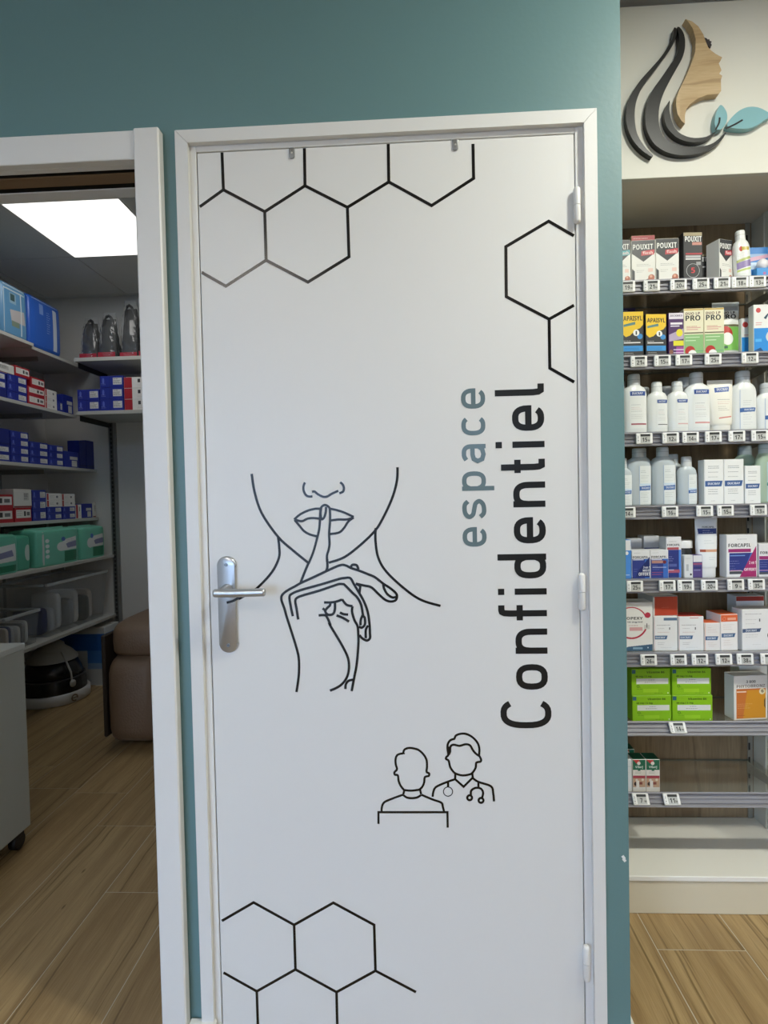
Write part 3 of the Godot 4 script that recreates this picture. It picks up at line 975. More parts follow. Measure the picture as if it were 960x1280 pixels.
# ---------------------------------------------------------------- store room furniture
func build_store_room() -> void:
	var board := mat(hx("b9b9b2"), 0.5)
	var metal := mat(hx("9a9a97"), 0.4, 0.5)
	var slot := mat(hx("232322"), 0.8)
	# shelves along the left wall
	var i := 0
	for q in [[2.262, -1.82, -1.0, -2.05], [2.250, -1.835, -2.052, -2.685], [1.885, -1.82, -1.0, -2.46], [1.522, -1.82, -1.0, -2.685], [1.172, -1.82, -1.0, -2.685], [0.897, -1.708, -1.0, -2.685], [0.462, -1.708, -1.0, -2.685]]:
		var t := thing("wall_shelf", ["white wall shelf under the blue packs below the ceiling", "short wall shelf behind the blue packs in the corner", "white wall shelf under red and navy cartons, second from the top", "white wall shelf under the low navy stacks", "white wall shelf under the red and white cartons", "deep white shelf under the green packs", "deep white shelf under the clear bins"][i], "shelf", Vector3(q[1], q[0], q[2]), 0.0, "store room wall shelves")
		slab("board", Vector3(-2.198 - q[1], -0.02, q[3] - q[2]), Vector3(0.0, 0.0, 0.0), board, t, 0.001)
		for z in [-1.25, -2.22]:
			if z > q[3] and z < q[2]:
				slab("bracket", Vector3(-2.197 - q[1], -0.05, z - q[2] - 0.004), Vector3(-0.08, -0.0205, z - q[2] + 0.004), metal, t, 0.0)
		i += 1
	for z in [-1.25, -2.22]:
		var u := thing("slotted_upright", "slotted metal upright on the store room's left wall, %s" % ("nearer the doorway" if z > -2.0 else "nearer the corner"), "upright", Vector3(-2.1985, 0.3, z), 0.0, "left wall uprights")
		slab("strip", Vector3(0, 0, -0.012), Vector3(0.002, 2.4, 0.012), metal, u, 0.0)
	# back wall shelf pair on a slotted upright
	for q in [[2.235, "white shelf of bagged black items on the back wall"], [1.8835, "white shelf of navy and red cartons on the back wall"]]:
		var t := thing("wall_shelf", q[1], "shelf", Vector3(-1.724, q[0], -2.30), 0.0, "store room wall shelves")
		slab("board", Vector3(0, -0.024, -0.386), Vector3(1.2, 0, 0), board, t, 0.001)
		slab("bracket", Vector3(0.006, -0.06, -0.38), Vector3(0.010, -0.0245, -0.03), mat(hx("3a3a3a"), 0.5, 0.4), t, 0.0)
	var u := thing("slotted_upright", "tall slotted metal upright in the store room corner", "upright", Vector3(-1.70, 0.02, -2.689), 0.0)
	slab("strip", Vector3(-0.022, 0, 0), Vector3(0.034, 2.0, 0.012), metal, u, 0.0)
	slab("channel", Vector3(-0.014, 0.03, 0.0121), Vector3(0.012, 1.98, 0.0126), mat(hx("5f5f5d"), 0.4, 0.5), u, 0.0)
	for k in 60: slab("slot", Vector3(-0.008, 0.05 + k * 0.032, 0.0127), Vector3(0.004, 0.069 + k * 0.032, 0.0131), slot, u, 0.0)
	slab("foot", Vector3(-0.025, -0.019, 0.0), Vector3(0.037, 0.03, 0.02), mat(hx("c9c9c4"), 0.5), u, 0.001)
	# white pedestal on castors
	var c := thing("pedestal_cabinet", "white pedestal cabinet on black castors just inside the doorway", "cabinet", Vector3(-1.24, 0.0, -0.5))
	slab("body", Vector3(-0.26, 0.072, -0.232), Vector3(0.258, 0.735, 0.16), mat(hx("b4b7ae"), 0.5), c, 0.002)
	slab("top_panel", Vector3(-0.262, 0.7352, -0.235), Vector3(0.26, 0.757, 0.165), mat(hx("c8cac3"), 0.45), c, 0.002)
	for x in [-0.22, 0.225]:
		for z in [-0.20, 0.12]:
			var k := inst("castor", loft([[-0.014, 0.026, 0.026], [-0.012, 0.029, 0.029], [0.012, 0.029, 0.029], [0.014, 0.026, 0.026]], 20), mat(hx("151515"), 0.45), c, Vector3(x, 0.0295, z))
			k.rotation.z = PI / 2
			slab("castor_fork", Vector3(-0.035, -0.017, -0.02), Vector3(-0.008, 0.017, 0.02), mat(hx("1c1c1c"), 0.5), k, 0.003).position = Vector3(0.0285, 0, 0)
	# brown armchair half hidden by the door post
	var hide := painted(hx("76604c"), 0.55, 0.12)
	var a := thing("armchair", "brown leatherette armchair behind the white door post", "armchair", Vector3(-0.73, 0.0, -1.90))
	inst("arm", soft_box(Vector3(0.27, 0.47, 0.76), 6.0), hide, a, Vector3(-0.255, 0.252, 0.06))
	inst("arm_roll", soft_box(Vector3(0.29, 0.20, 0.74), 4.5), hide, a, Vector3(-0.250, 0.552, 0.03))
	slab("side_panel", Vector3(-0.412, 0.06, -0.36), Vector3(-0.392, 0.59, 0.40), mat(hx("3a332d"), 0.6), a, 0.006)  # separate slab along the arm's outer edge, much darker than the hide
	inst("arm", soft_box(Vector3(0.22, 0.42, 0.72), 4.0), hide, a, Vector3(0.265, 0.262, 0.06))
	inst("arm_roll", soft_box(Vector3(0.24, 0.17, 0.66), 2.6), hide, a, Vector3(0.245, 0.532, -0.02))
	inst("seat", soft_box(Vector3(0.36, 0.26, 0.62), 5.0), hide, a, Vector3(0, 0.30, 0.08))
	inst("backrest", soft_box(Vector3(0.62, 0.78, 0.2), 4.0), hide, a, Vector3(0, 0.50, -0.32))
	for x in [-0.28, 0.28]:
		for z in [-0.26, 0.24]: inst("foot", loft([[0.0, 0.02, 0.02], [0.03, 0.026, 0.026]], 14), mat(hx("1a1817"), 0.6), a, Vector3(x, 0.0, z))

# ---------------------------------------------------------------- stock on the glass shelves
const LICE := [["p", [0, 0, 1, 0, 1, 0.3, 0.5, 0.5, 0, 0.3], "35373b"], ["t", 0.2, 0.56, 0.85, 2, 0.035, "9a9a98"], ["r", 0.7, 0.66, 0.9, 0.74, "e8c9bd"], ["t", 0.2, 0.7, 0.6, 2, 0.04, "a8a8a4"], ["p", [0, 0.66, 0.12, 0.72, 0.12, 1, 0, 1], "3a3c40"], ["p", [0.52, 1, 0.58, 0.93, 0.72, 0.9, 0.74, 1], "6d3a33"], ["c", 0.84, 0.88, 0.14, "b06a55"], ["c", 0.82, 0.85, 0.06, "e0a890"]]
const DERM := [["p", [0, 0.47, 0.97, 0.47, 0.9, 0.6, 0, 0.6], "3f5f96"], ["r", 0.0, 0.0, 0.03, 1.0, "dfe3e6"], ["t", 0.2, 0.14, 0.8, 2, 0.04, "777c80"], ["t", 0.2, 0.27, 0.9, 1, 0.04, "9a9d9f"], ["t", 0.2, 0.38, 0.85, 1, 0.04, "a6a8a9"], ["t", 0.2, 0.66, 0.85, 3, 0.05, "8a8d8f"], ["t", 0.35, 0.92, 0.7, 1, 0.05, "b9bbbb"]]
const SHAMPOO := [["p", [0.02, 0.0, 0.98, 0.0, 0.92, 0.12, 0.04, 0.12], "33529a"], ["t", 0.1, 0.36, 0.75, 1, 0.05, "5a5c70"], ["t", 0.1, 0.43, 0.8, 2, 0.045, "c39a94"], ["t", 0.1, 0.53, 0.9, 1, 0.04, "6f7072"], ["t", 0.1, 0.62, 0.85, 3, 0.05, "9fa0a0"]]

func stock_upper_shelves() -> void:
	var zf := -0.507
	var ya: float = SHELVES[7] + 0.0004
	var g := "lice treatment boxes on the top glass shelf"
	var lw := [["POUXIT", 0.48, 0.155, 0.84, 0.12, "f2f2ee"], ["flash", 0.68, 0.295, 0.42, 0.07, "f6dcd8"]]
	var lice := LICE + [["p", [0.42, 0.25, 0.98, 0.22, 0.96, 0.34, 0.4, 0.36], "c8434d"]]
	carton("lice_treatment_box", "white and charcoal box with turquoise flash against the green wall end", g, Vector3(1.124, ya, zf), Vector3(0.060, 0.136, 0.05), 0.0, hx("e9e8e2"), LICE + [["p", [0.42, 0.25, 0.98, 0.22, 0.96, 0.34, 0.4, 0.36], "56a9b0"]], lw)
	carton("lice_treatment_box", "white and charcoal box with red flash and a red carton lid above", g, Vector3(1.1905, ya, zf + 0.004), Vector3(0.071, 0.131, 0.05), -0.02, hx("e9e8e2"), lice, lw)
	carton("flat_red_box", "flat red and gold box lying behind the red-flashed white box", "", Vector3(1.2145, ya, zf - 0.053), Vector3(0.074, 0.172, 0.05), 0.0, hx("b3a078"), [["r", 0, 0, 1, 0.12, "a83a40"], ["t", 0.08, 0.05, 0.9, 1, 0.05, "e8c9c4"]])
	carton("lice_treatment_box", "white and charcoal box with red flash beside the tall black box", g, Vector3(1.2640, ya, zf), Vector3(0.070, 0.135, 0.05), 0.0, hx("e9e8e2"), lice, lw, Color(0, 0, 0, 0), hx("b5a27c"))
	carton("lice_treatment_box", "tall black box with a red five in a ring", g, Vector3(1.3395, ya, zf + 0.002), Vector3(0.059, 0.150, 0.05), 0.06, hx("2b2c2f"), [["r", 0, 0, 1, 0.07, "a89a78"], ["r", 0.1, 0.42, 1, 0.455, "b0343c"], ["r", 0.1, 0.47, 0.92, 0.52, "b9babb"], ["r", 0.1, 0.53, 0.92, 0.555, "eeeeec"], ["o", 0.5, 0.78, 0.36, 0.02, "c9cacb"], ["r", 0.68, 0.6, 0.92, 0.67, "9a9b9c"], ["r", 0.46, 0.2, 0.98, 0.26, "c98a7c"]], [["POUXIT", 0.52, 0.14, 0.86, 0.11, "f2f2ee"], ["5", 0.5, 0.77, 0.2, 0.11, "d8414a"]])
	carton("lice_treatment_box", "short black box standing behind the tall black box", g, Vector3(1.392, ya, zf - 0.07), Vector3(0.062, 0.113, 0.05), 0.0, hx("2b2c2f"), [["r", 0.5, 0.34, 0.9, 0.38, "b9babb"], ["r", 0, 0, 1, 0.05, "a89a78"], ["c", 0.7, 0.78, 0.2, "4a2a22"]], [["POUXIT", 0.5, 0.15, 0.86, 0.12, "f2f2ee"]])
	carton("lice_treatment_box", "white and charcoal box with red flash turned beside the white bottle", g, Vector3(1.4520, ya, zf - 0.022), Vector3(0.053, 0.134, 0.048), 0.34, hx("e9e8e2"), lice, lw)
	bottle("lotion_bottle", "white lotion bottle with purple and green waves leaning on its box", "", Vector3(1.5010, ya + 0.001, zf - 0.022), 0.048, 0.156, 0.027, 0.028, hx("eceeea"), hx("eeefec"), [["c", 0.3, 0.08, 0.12, "c0392f"], ["r", 0.35, 0.02, 0.9, 0.12, "c2b04a"], ["t", 0.1, 0.2, 0.9, 3, 0.05, "b9b4c4"], ["p", [0, 0.42, 1, 0.3, 1, 0.38, 0, 0.5], "b8c27a"], ["p", [0, 0.5, 1, 0.4, 1, 0.6, 0, 0.7], "9585b4"], ["p", [0, 0.72, 1, 0.64, 1, 0.7, 0, 0.78], "c3d27e"], ["t", 0.1, 0.84, 0.9, 2, 0.05, "b5bab0"]], -0.85, 0.85, [], 0.82, 0.04, 0.05)
	carton("device_box", "bright blue box at the right end of the top glass shelf", "", Vector3(1.548, ya, zf - 0.03), Vector3(0.070, 0.110, 0.06), 0.0, hx("3d82c8"), [["r", 0, 0.18, 1, 0.27, "9ab8dc"], ["p", [0, 0.3, 1, 0.2, 1, 0.3, 0, 0.42], "d9a9bd"], ["r", 0, 0.42, 1, 0.62, "c9dcee"]])
	carton("low_blue_box", "low bright blue box in front of the device box", "", Vector3(1.5510, ya, zf + 0.003), Vector3(0.046, 0.034, 0.026), 0.0, hx("3f93d6"), [["c", 0.5, 0.5, 0.1, "b06aa0"]])
	var puff := thing("white_ball_applicator", "round white applicator resting on the low blue box", "applicator", Vector3(1.553, ya + 0.034, zf - 0.010))
	inst("ball", loft([[0.0, 0.008, 0.008], [0.005, 0.0135, 0.012], [0.014, 0.017, 0.0125], [0.024, 0.014, 0.012], [0.03, 0.006, 0.006]], 24), mat(hx("e9e6ea"), 0.4), puff)

	var yb: float = SHELVES[6] + 0.0004
	g = "insect repellent boxes on the second glass shelf"
	var bug := [["p", [0, 0, 1, 0, 1, 0.28, 0.86, 0.36, 0.62, 0.4, 0.36, 0.52, 0.16, 0.55, 0, 0.48], "f2c92f"], ["p", [0.06, 0.28, 0.62, 0.22, 0.62, 0.28, 0.06, 0.33], "5f8a8a"], ["c", 0.84, 0.54, 0.13, "3d8ecf"], ["c", 0.66, 0.46, 0.15, "f2f2ee"], ["r", 0.63, 0.42, 0.69, 0.5, "3a3a3c"], ["t", 0.06, 0.63, 0.6, 1, 0.05, "d8d8d4"], ["r", 0.06, 0.66, 0.86, 0.685, "e9e9e6"], ["r", 0.02, 0.74, 0.97, 0.86, "3d97db"], ["t", 0.08, 0.79, 0.9, 2, 0.035, "2a6aa0"], ["t", 0.1, 0.9, 0.7, 2, 0.04, "b9b9b4"]]
	var bw := [["APAISYL", 0.5, 0.15, 0.86, 0.1, "3a3420"]]
	carton("repellent_box", "yellow and black box beside the green wall end", g, Vector3(1.158, yb, zf), Vector3(0.0665, 0.143, 0.045), 0.03, hx("3a3b3d"), bug, bw)
	carton("repellent_box", "yellow and black box between its twin and the purple box", g, Vector3(1.227, yb, zf + 0.003), Vector3(0.0655, 0.132, 0.045), 0.09, hx("3a3b3d"), bug, bw)
	carton("purple_band_box", "dark violet box showing above the first yellow box", "", Vector3(1.162, yb, zf - 0.062), Vector3(0.06, 0.174, 0.05), 0.0, hx("3b2d5e"), [["t", 0.1, 0.04, 0.9, 2, 0.04, "b9b4cc"]])
	carton("tick_spray_box", "narrow purple box with white oval and yellow disc", "", Vector3(1.2885, yb, zf + 0.001), Vector3(0.0470, 0.134, 0.04), 0.04, hx("4f2f63"), [["r", 0, 0, 1, 0.14, "e6dfe8"], ["p", [0, 0.5, 1, 0.36, 1, 0.6, 0, 0.66], "b9a9c4"], ["c", 0.72, 0.46, 0.22, "e9dc3a"], ["r", 0.3, 0.64, 1, 0.76, "e3dc38"], ["r", 0.1, 0.22, 0.92, 0.27, "eceaf0"], ["r", 0.1, 0.29, 0.72, 0.315, "e2dfe8"], ["p", [0.5, 0.78, 1, 0.78, 1, 1, 0.45, 1], "a24f9c"], ["r", 0.3, 0.84, 1, 0.86, "e9e2ee"], ["c", 0.14, 0.9, 0.14, "8a5b48"], ["r", 0.3, 0.91, 1, 0.925, "e9e2ee"]], [["ZECKMED", 0.5, 0.07, 0.8, 0.04, "6a5a78"]])
	g = "flea treatment packs with a ladybird on the second glass shelf"
	var pro := [["r", 0, 0, 1, 0.03, "c2a14c"], ["r", 0, 0.55, 1, 1, "8dbb7d"], ["t", 0.12, 0.37, 0.9, 1, 0.04, "b0594f"], ["r", 0.12, 0.39, 0.86, 0.41, "d7a79c"], ["r", 0.12, 0.43, 0.72, 0.45, "d7a79c"], ["r", 0, 0.5, 1, 0.525, "6a6a50"], ["r", 0.06, 0.6, 0.8, 0.615, "cfe3bf"], ["r", 0.06, 0.67, 0.6, 0.685, "cfe3bf"], ["r", 0, 0.9, 1, 0.91, "5f9a8a"], ["c", 0.3, 0.9, 0.26, "b9332e"], ["c", 0.42, 0.97, 0.22, "eeeeea"]]
	var pw := [["DUO LP", 0.45, 0.105, 0.72, 0.055, "6a4a48"], ["PRO", 0.46, 0.2, 0.74, 0.11, "2e3236"]]
	carton("flea_treatment_box", "cream and green box next to the purple box", g, Vector3(1.3405, yb, zf + 0.002), Vector3(0.0595, 0.144, 0.045), 0.0, hx("e8e2c4"), pro, pw, Color(0, 0, 0, 0), hx("c2a14c"))
	carton("flea_treatment_box", "cream and green box in front of the green tube", g, Vector3(1.4015, yb, zf + 0.002), Vector3(0.0600, 0.144, 0.045), 0.0, hx("e8e2c4"), pro, pw, Color(0, 0, 0, 0), hx("c2a14c"))
	tube("flea_treatment_tube", "silver crimped tube with ladybird standing behind the cream boxes", g, Vector3(1.4740, yb, zf - 0.066), 0.084, 0.181, 0.020, hx("d3d7d2"), hx("e4e6e2"), [["r", 0, 0.0, 1, 0.1, "b4b8b8"], ["r", 0, 0.1, 1, 0.42, "eeefe8"], ["r", 0, 0.42, 1, 0.47, "6a6a4a"], ["r", 0, 0.47, 1, 1, "7fbf5a"], ["c", 0.36, 0.62, 0.3, "c0352e"], ["c", 0.42, 0.74, 0.26, "f1f1ec"], ["r", 0, 0.9, 0.4, 0.96, "3f6a50"]], [["DUO LP", 0.52, 0.15, 0.6, 0.05, "5a5a58"], ["PRO", 0.52, 0.24, 0.66, 0.09, "2a2e32"]])
	carton("lens_care_box", "white and blue box set back behind its twin on the second shelf", "", Vector3(1.546, yb, zf - 0.045), Vector3(0.072, 0.124, 0.03), 0.0, hx("e9e9e6"), [["r", 0, 0.48, 1, 1, "2f8fdb"], ["c", 0.16, 0.16, 0.12, "c8494a"], ["r", 0.1, 0.42, 0.4, 0.44, "d79a98"]])
	carton("lens_care_box", "white and bright blue box with red disc at the shelf's right end", "", Vector3(1.5525, yb, zf + 0.002), Vector3(0.0680, 0.149, 0.026), 0.0, hx("e9e9e6"), [["r", 0, 0.48, 1, 1, "2f8fdb"], ["p", [0, 0.94, 0.3, 0.88, 0.5, 1, 0, 1], "1d4f80"], ["c", 0.2, 0.11, 0.11, "c8494a"], ["r", 0.08, 0.36, 0.36, 0.375, "d79a98"], ["r", 0.08, 0.4, 0.34, 0.415, "d79a98"], ["c", 0.82, 0.66, 0.28, "d8d5cc"], ["r", 0.06, 0.7, 0.34, 0.76, "58b4ee"], ["p", [0.44, 0.27, 0.62, 0.18, 0.66, 0.2, 0.54, 0.3], "2a4a60"]])

	var yc: float = SHELVES[5] + 0.0004
	g = "white hair care bottles on the third glass shelf"
	var wh := hx("e9ebe8")
	var dw := [["DUCRAY", 0.44, 0.06, 0.62, 0.06, "e8ecf4"]]
	bottle("shampoo_bottle", "large white bottle with silver cap beside the green wall end", g, Vector3(1.1686, yc, zf - 0.024), 0.0740, 0.187, 0.037, 0.034, wh, hx("dadcdb"), SHAMPOO + [["r", 0.08, 0.85, 0.98, 0.89, "a0525c"]], -0.58, 0.84, dw, 0.86, 0.10)
	bottle("shampoo_bottle", "small white-capped bottle with a black line on its label", g, Vector3(1.2375, yc, zf - 0.021), 0.0615, 0.161, 0.031, 0.030, wh, hx("eceeea"), SHAMPOO + [["r", 0.08, 0.86, 0.98, 0.885, "3a3c40"]], -0.24, 0.86, dw, 0.79, 0.12)
	bottle("shampoo_bottle", "small white-capped bottle with a pale pink line on its label", g, Vector3(1.2998, yc, zf - 0.021), 0.0615, 0.161, 0.031, 0.030, wh, hx("eceeea"), SHAMPOO + [["r", 0.08, 0.84, 0.98, 0.88, "d9b3ae"]], -0.30, 0.86, dw, 0.79, 0.12)
	bottle("shampoo_bottle", "large white bottle with silver cap next to the cream tube", g, Vector3(1.3625, yc, zf - 0.030), 0.0770, 0.188, 0.039, 0.034, wh, hx("dadcdb"), SHAMPOO + [["r", 0.08, 0.85, 0.98, 0.89, "d59a96"]], -0.50, 0.86, dw, 0.86, 0.10)
	tube("conditioner_tube", "cream squeeze tube with a blue name band among white bottles", g, Vector3(1.4290, yc, zf - 0.020), 0.0770, 0.161, 0.021, hx("ebe8dc"), hx("efece2"), [["p", [0.2, 0.1, 0.88, 0.07, 0.84, 0.2, 0.2, 0.22], "33529a"], ["t", 0.28, 0.4, 0.86, 1, 0.05, "6a6a70"], ["t", 0.28, 0.46, 0.9, 2, 0.045, "d0a89c"], ["t", 0.28, 0.58, 0.86, 3, 0.045, "a9a49a"], ["p", [0.28, 0.86, 0.95, 0.82, 0.95, 0.85, 0.28, 0.89], "cf7f74"]], [["DUCRAY", 0.54, 0.145, 0.5, 0.055, "e8ecf4"]])
	bottle("shampoo_bottle", "large white bottle with grey cap and a blue band at mid height", g, Vector3(1.5010, yc, zf - 0.026), 0.0750, 0.187, 0.041, 0.036, wh, hx("ccd0d1"), [["r", 0, 0, 0.03, 1, "9db2d4"], ["t", 0.18, 0.28, 0.72, 3, 0.055, "8f979f"], ["p", [0.0, 0.47, 0.92, 0.46, 0.86, 0.56, 0.0, 0.58], "4a6ea8"], ["t", 0.18, 0.64, 0.85, 3, 0.06, "9aa2a8"], ["t", 0.18, 0.84, 0.8, 2, 0.05, "b5babf"]], -0.55, 0.86, [["DUCRAY", 0.5, 0.515, 0.55, 0.045, "e2e8f2"]], 0.84, 0.05)
	bottle("shampoo_bottle", "small grey-capped bottle at the third shelf's right end", g, Vector3(1.5715, yc, zf - 0.023), 0.0640, 0.147, 0.036, 0.030, wh, hx("ccd0d1"), [["r", 0, 0, 0.04, 1, "9db2d4"], ["p", [0.0, 0.57, 0.92, 0.56, 0.86, 0.68, 0.0, 0.70], "4a6ea8"], ["t", 0.18, 0.3, 0.8, 3, 0.06, "9aa2a8"]], -0.5, 0.86, [], 0.84, 0.05)
	for q in [[1.150, 0.181, "second white bottle hidden behind the first large one"], [1.2260, 0.160, "white bottle half hidden behind the black-lined small one"], [1.2990, 0.161, "white bottle half hidden behind the pink-lined small one"], [1.3560, 0.188, "silver-capped bottle half hidden behind the large one by the tube"]]:
		bottle("shampoo_bottle", q[2], "second row of hair care bottles", Vector3(q[0] + 0.004, yc, zf - 0.100), 0.066, q[1], 0.036, 0.032, wh, hx("c9cbca"), [])

	var yd: float = SHELVES[4] + 0.0004
	g = "pearl grey bottles with blue-banded labels on the fourth glass shelf"
	var pearl := hx("bfc8cc")
	var derm_b := [["r", 0, 0, 1, 1, "e6ebea"], ["r", 0, 0, 0.035, 1, "9fb6d6"], ["p", [0.02, 0.53, 0.94, 0.51, 0.9, 0.63, 0.02, 0.64], "4f73b0"], ["r", 0.02, 0.46, 0.96, 0.51, "cfe0ee"], ["t", 0.12, 0.12, 0.72, 2, 0.05, "7f878d"], ["t", 0.12, 0.26, 0.9, 2, 0.05, "98a0a4"], ["t", 0.12, 0.4, 0.8, 1, 0.05, "b9c4b0"], ["t", 0.12, 0.7, 0.88, 3, 0.055, "a0a8ac"], ["t", 0.3, 0.92, 0.7, 1, 0.05, "b5bdc0"]]
	var ddw := [["DUCRAY", 0.48, 0.575, 0.6, 0.05, "e4eaf4"]]
	bottle("scalp_shampoo_bottle", "pearl grey bottle cut off by the green wall end", g, Vector3(1.1270, yd, zf - 0.020), 0.0600, 0.150, 0.032, 0.03, pearl, hx("c9cfd0"), derm_b, -0.2, 0.9, ddw, 0.81, 0.03)
	bottle("scalp_shampoo_bottle", "large pearl grey bottle with a domed label, first beside the wall end", g, Vector3(1.1815, yd, zf - 0.030), 0.0760, 0.181, 0.034, 0.027, pearl, hx("d0d5d5"), derm_b, -0.15, 0.88, ddw, 0.81, 0.03)
	bottle("scalp_shampoo_bottle", "large pearl grey bottle between its twin and the small one", g, Vector3(1.2565, yd, zf - 0.028), 0.0750, 0.183, 0.036, 0.028, pearl, hx("d0d5d5"), derm_b, -0.2, 0.9, ddw, 0.81, 0.03)
	bottle("scalp_shampoo_bottle", "small pearl grey bottle beside the white cartons", g, Vector3(1.3265, yd, zf - 0.022), 0.0590, 0.151, 0.030, 0.030, pearl, hx("d9dcdc"), derm_b, -0.1, 0.92, ddw, 0.78, 0.03)
	for q in [[1.136, 0.185, "pearl bottle hidden behind the first large one"], [1.222, 0.187, "pearl bottle glimpsed between the two large ones"], [1.324, 0.165, "pearl bottle glimpsed behind the small one"]]:
		bottle("scalp_shampoo_bottle", q[2], "second row of pearl bottles", Vector3(q[0], yd, zf - 0.105), 0.066, q[1], 0.034, 0.028, pearl, hx("d0d5d5"), [])
	g = "white skin care cartons with blue bands"
	var cw := [["DUCRAY", 0.5, 0.535, 0.62, 0.05, "e6ebf4"]]
	carton("skin_care_carton", "tall white carton with blue band next to the small pearl bottle", g, Vector3(1.3975, yd, zf + 0.002), Vector3(0.0595, 0.1385, 0.034), 0.04, hx("eeefed"), DERM, cw, hx("eeefed"))
	carton("skin_care_carton", "tall white carton with blue band beside the shorter one", g, Vector3(1.4585, yd, zf), Vector3(0.0600, 0.1385, 0.05), 0.0, hx("eeefed"), DERM, cw, hx("eeefed"))
	carton("skin_care_carton", "short white carton with blue band before the green bottles", g, Vector3(1.5140, yd, zf + 0.002), Vector3(0.0470, 0.117, 0.04), 0.0, hx("eeefed"), DERM, cw, hx("eeefed"))
	bottle("tonic_bottle", "clear green bottle with grey cap behind the short carton", "green tonic bottles", Vector3(1.536, yd, zf - 0.075), 0.066, 0.184, 0.040, 0.028, hx("a9bda6"), hx("9aa4a6"), [["r", 0, 0, 1, 1, "9dbba6"]], -0.6, 0.6)
	bottle("tonic_bottle", "clear green bottle with pale cap at the fourth shelf's right end", "green tonic bottles", Vector3(1.5665, yd, zf - 0.018), 0.064, 0.184, 0.042, 0.028, hx("a9bda6"), hx("b9c4c4"), [["r", 0, 0, 1, 1, "b5d2da"], ["r", 0, 0.52, 1, 0.6, "3f8a9a"]], -0.3, 0.9)

